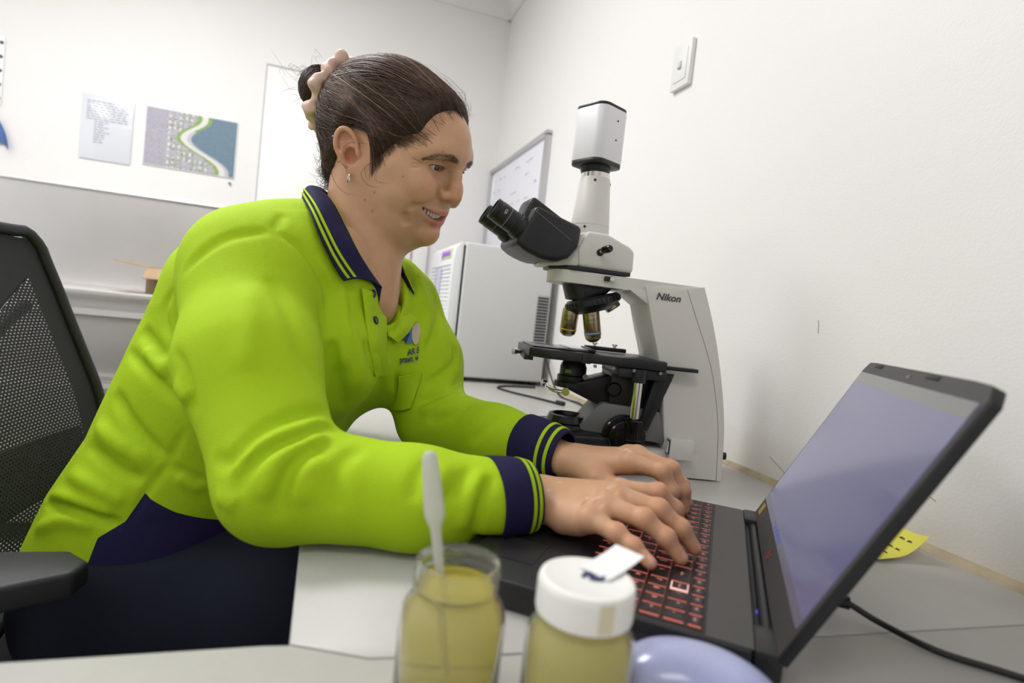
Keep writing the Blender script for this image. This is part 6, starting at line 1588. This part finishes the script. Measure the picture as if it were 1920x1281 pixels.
for q in ((695, 551), (700, 602)):
    p = hit(SH, *q); n_ = SH.grad(p)
    b_ = WMB().lathe([(0.0, 0.0), (0.0056, 0.0), (0.0060, 0.0008), (0.0060, 0.0018), (0.0052, 0.0024), (0.0042, 0.0018), (0.0, 0.0018)], p + n_ * 0.003, n_, 24).build('button', m_btn, shirt, 40)
    WMB().tube([p + n_ * 0.0050 + np.array((0, 0, 0.0012)), p + n_ * 0.0054, p + n_ * 0.0050 - np.array((0, 0, 0.0012))], 0.0005, 5).build('button_thread', m_limep, b_)
pc = patch([[(747, 706), (768, 704), (790, 697)], [(744, 735), (764, 735), (783, 730)], [(740, 768), (756, 770), (772, 766)]], 0.0030)
pkt = WMB().sheet(pc, 0.0016).build('pocket', m_lime, shirt, 80)
WMB().tube(np.array(pc)[0] + np.array((0, 0, 0.0008)), 0.0012, 6).build('pocket_hem', m_limep, pkt)
# embroidery
G0 = patch([[(740, 612), (765, 608), (790, 600)], [(743, 650), (767, 648), (788, 642)], [(746, 688), (767, 686), (786, 682)]], 0.0016, 13, 13)
def on_patch(u, v, off=0.0):
    a, b = np.clip(v, 0, 1) * 12, np.clip(u, 0, 1) * 12; i, j = min(int(a), 11), min(int(b), 11); f, g = a - i, b - j
    return (G0[i, j] * (1 - g) + G0[i, j + 1] * g) * (1 - f) + (G0[i + 1, j] * (1 - g) + G0[i + 1, j + 1] * g) * f
m_navyt = mat('navy_thread', rgb(34, 34, 104), 0.6); m_bluet = mat('blue_thread', rgb(70, 120, 170), 0.6); m_beige = mat('beige_thread', rgb(196, 180, 160), 0.6)
def decal(name, uv, f, m):
    v = [on_patch(a, b) for a, b in uv]; return WMB().add(v, f).build(name, m, shirt, None)
def decal_text(name, txt, u0, v0, w, h, shear=0.0):
    v, f = text_geo(txt, 1.0, shear=shear, bold=0.02); mn, mx = v.min(0), v.max(0); s_ = (v - mn) / (mx - mn + 1e-9)
    mb = WMB(); mb.add([on_patch(u0 + a * w, v0 + (1 - b) * h) + 0.0006 * SH.grad(on_patch(u0 + a * w, v0 + (1 - b) * h)) for a, b, _ in s_], f); return mb.build(name, m_navyt, shirt, None)
def quadgrid(u0, u1, v0, v1, n=5):
    uv = [(u0 + (u1 - u0) * i / n, v0 + (v1 - v0) * j / n) for i in range(n + 1) for j in range(n + 1)]
    return uv, [(i * (n + 1) + j, (i + 1) * (n + 1) + j, (i + 1) * (n + 1) + j + 1, i * (n + 1) + j + 1) for i in range(n) for j in range(n)]
decal('embroidered_square', *quadgrid(0.36, 0.60, 0.12, 0.46), m_bluet)
uv = [(0.76, 0.28)] + [(0.76 + 0.17 * math.cos(a), 0.28 + 0.24 * math.sin(a)) for a in np.linspace(0, 6.283, 21)[:-1]]
decal('embroidered_shell', uv, [(0, 1 + k, 1 + (k + 1) % 20) for k in range(20)], m_beige)
decal_text('embroidered_lettering', 'Hay', 0.02, 0.18, 0.5, 0.26, 0.3)
decal_text('embroidered_lettering', 'AR B', 0.40, 0.58, 0.5, 0.13)
decal_text('embroidered_lettering', 'prawn, w', 0.10, 0.76, 0.78, 0.17)
# ------------------------------------------------------------------ office chair (local x: forward, y: left)
m_cfr = mat('chair_plastic', rgb(26, 26, 28), 0.45, bump=('noise', 800, 0.08, 0.0006))
m_pad = mat('armrest_pad', rgb(40, 40, 44), 0.5, bump=('noise', 500, 0.15, 0.001))
m_seatf = mat('chair_fabric', rgb(22, 22, 24), 0.9, bump=('noise', 600, 0.4, 0.001))
def mesh_fabric(name, hole, scale):
    m = bpy.data.materials.new(name); m.use_nodes = True; nt = m.node_tree; b = nt.nodes['Principled BSDF']
    b.inputs['Base Color'].default_value = rgb(24, 24, 26); b.inputs['Roughness'].default_value = 0.7
    uvn = nt.nodes.new('ShaderNodeUVMap'); sp = nt.nodes.new('ShaderNodeSeparateXYZ'); nt.links.new(uvn.outputs['UV'], sp.inputs[0])
    def wave(sock, sc_, ph=None):
        mu = nt.nodes.new('ShaderNodeMath'); mu.operation = 'MULTIPLY'; mu.inputs[1].default_value = sc_; nt.links.new(sock, mu.inputs[0]); o = mu.outputs[0]
        if ph is not None:
            ad = nt.nodes.new('ShaderNodeMath'); ad.operation = 'ADD'; nt.links.new(o, ad.inputs[0]); nt.links.new(ph, ad.inputs[1]); o = ad.outputs[0]
        fr_ = nt.nodes.new('ShaderNodeMath'); fr_.operation = 'PINGPONG'; fr_.inputs[1].default_value = 0.5; nt.links.new(o, fr_.inputs[0]); return fr_.outputs[0], mu.outputs[0]
    rowf, rowv = wave(sp.outputs['Y'], scale)
    fl_ = nt.nodes.new('ShaderNodeMath'); fl_.operation = 'FLOOR'; nt.links.new(rowv, fl_.inputs[0]); hf = nt.nodes.new('ShaderNodeMath'); hf.operation = 'MULTIPLY'; hf.inputs[1].default_value = 0.5; nt.links.new(fl_.outputs[0], hf.inputs[0])
    colf, _ = wave(sp.outputs['X'], scale * 0.55, hf.outputs[0])
    mn = nt.nodes.new('ShaderNodeMath'); mn.operation = 'MINIMUM'; nt.links.new(rowf, mn.inputs[0]); nt.links.new(colf, mn.inputs[1])
    gt = nt.nodes.new('ShaderNodeMath'); gt.operation = 'LESS_THAN'; gt.inputs[1].default_value = hole; nt.links.new(mn.outputs[0], gt.inputs[0])
    nt.links.new(gt.outputs[0], b.inputs['Alpha'])
    return m
ch = thing('office_chair', 'black mesh-back office chair with armrests under the seated person', 'chair', (-0.235, 1.0, 0), math.radians(-4))
m_mesh1 = mesh_fabric('mesh_dense', 0.52, 210); m_mesh2 = mesh_fabric('mesh_open', 0.31, 210)
def back_pt(u, v):
    """u across -1..1 (left positive), v 0 bottom .. 1 top"""
    hw = np.interp(v, [0, 0.15, 0.45, 0.8, 1.0], [0.205, 0.232, 0.238, 0.222, 0.205])
    x0 = np.interp(v, [0, 0.25, 0.5, 0.75, 1.0], [-0.115, -0.150, -0.188, -0.238, -0.285])
    z = 0.50 + 0.525 * v
    return np.array((x0 - 0.028 * (1 - u * u) + 0.010, hw * u, z))
edge = [back_pt(-1, v) for v in np.linspace(0.03, 0.96, 24)] + [back_pt(u, 1.0) for u in np.linspace(-0.93, 0.93, 16)] + [back_pt(1, v) for v in np.linspace(0.96, 0.03, 24)] + [back_pt(u, 0.0) for u in np.linspace(0.93, -0.93, 16)]
MB().tube(spline(edge + [edge[0]], 160)[:-1], 0.0105, 10, closed=True).build('back_frame', m_cfr, ch, 80)
def mesh_panel(name, fn, m, nu, nv, zoff):
    rows_ = [[fn(u, v) for v in np.linspace(0, 1, nv)] for u in np.linspace(-1, 1, nu)]
    mb = MB().sheet([[back_pt(*q) + np.array((zoff, 0, 0)) for q in r] for r in rows_]); o = mb.build(name, m, ch, 80)
    uvl = o.data.uv_layers.new(name='UVMap'); co = np.array([tuple(v.co) for v in o.data.vertices]); li = np.array([l.vertex_index for l in o.data.loops])
    uvl.data.foreach_set('uv', co[li][:, 1:3].astype(f32).ravel()); return o
inner_top = lambda u: 0.90 - 0.30 * (1 - min(1, abs(u) / 0.72)) if abs(u) < 0.72 else 0.90
mesh_panel('open_mesh', lambda u, v: (u * 0.76, 0.02 + v * (0.86 - 0.02 - 0.20 * (1 - abs(u)))), m_mesh2, 41, 25, 0.002)
for sgn in (-1, 1): mesh_panel('side_mesh', lambda u, v: (sgn * (0.76 + 0.24 * (u + 1) / 2), 0.02 + 0.96 * v), m_mesh1, 9, 25, 0.0)
mesh_panel('top_mesh', lambda u, v: (u * 0.78, (0.86 - 0.20 * (1 - abs(u))) + v * (1.0 - (0.86 - 0.20 * (1 - abs(u))))), m_mesh1, 41, 11, 0.0)
mesh_panel('lumbar_band', lambda u, v: (u * 0.78, 0.20 + 0.17 * v), m_mesh1, 31, 7, -0.006)
MB().tube(spline([(-0.10, 0, 0.44), (-0.20, 0, 0.47), (-0.23, 0, 0.60), (-0.262, 0, 0.80), (-0.30, 0, 0.92)], 24), [0.028] * 14 + [0.02] * 10, 10, flat=0.6).build('spine', m_cfr, ch, 60)
for sgn in (-1, 1): MB().tube(spline([(-0.262, 0, 0.78), (-0.265, sgn * 0.10, 0.86), (-0.272, sgn * 0.19, 0.90)], 14), 0.010, 8).build('spine_arm', m_cfr, ch, 60)
MB().prism(rrect(0.48, 0.50, 0.09, 8), 0.405, 0.455, 'z', 0.018, 4, t=(0.02, 0, 0)).build('seat', m_seatf, ch, 50)
MB().prism(rrect(0.34, 0.34, 0.06, 6), 0.385, 0.408, 'z', 0.006, t=(0.0, 0, 0)).build('seat_pan', m_cfr, ch, 50)
for sgn in (-1, 1):
    arm = MB().tube(spline([(-0.09, sgn * 0.17, 0.395), (-0.09, sgn * 0.285, 0.40), (-0.09, sgn * 0.30, 0.47), (-0.09, sgn * 0.30, 0.632)], 20), [0.020] * 20, 10, flat=0.7).build('arm_post', m_cfr, ch, 60)
    MB().prism([(-0.235, sgn * 0.30 - 0.040), (-0.030, sgn * 0.30 - 0.048), (0.032, sgn * 0.30 - 0.010), (0.036, sgn * 0.30 + 0.018), (0.005, sgn * 0.30 + 0.046), (-0.235, sgn * 0.30 + 0.040)], 0.630, 0.658, 'z', 0.006, 3).build('arm_pad', m_pad, arm, 40)
MB().lathe([(0.03, 0.10), (0.03, 0.26), (0.022, 0.26), (0.022, 0.39)], seg=20).build('gas_lift', m_cfr, ch, 40)
for k in range(5):
    a = 2 * math.pi * k / 5 + 0.3; e = np.array((math.cos(a), math.sin(a), 0))
    lg = MB().tube([np.array((0, 0, 0.105)), e * 0.16 + (0, 0, 0.095), e * 0.30 + (0, 0, 0.075)], [0.026, 0.021, 0.016], 10).build('base_leg', m_cfr, ch, 60)
    MB().lathe([(0.0, -0.012), (0.024, -0.012), (0.027, -0.006), (0.027, 0.006), (0.024, 0.012), (0, 0.012)], e * 0.30 + np.array((0, 0, 0.0275)), np.cross(e, (0, 0, 1)), 20).tube([e * 0.30 + (0, 0, 0.03), e * 0.30 + (0, 0, 0.075)], 0.009, 8).build('caster', m_cfr, lg, 40)
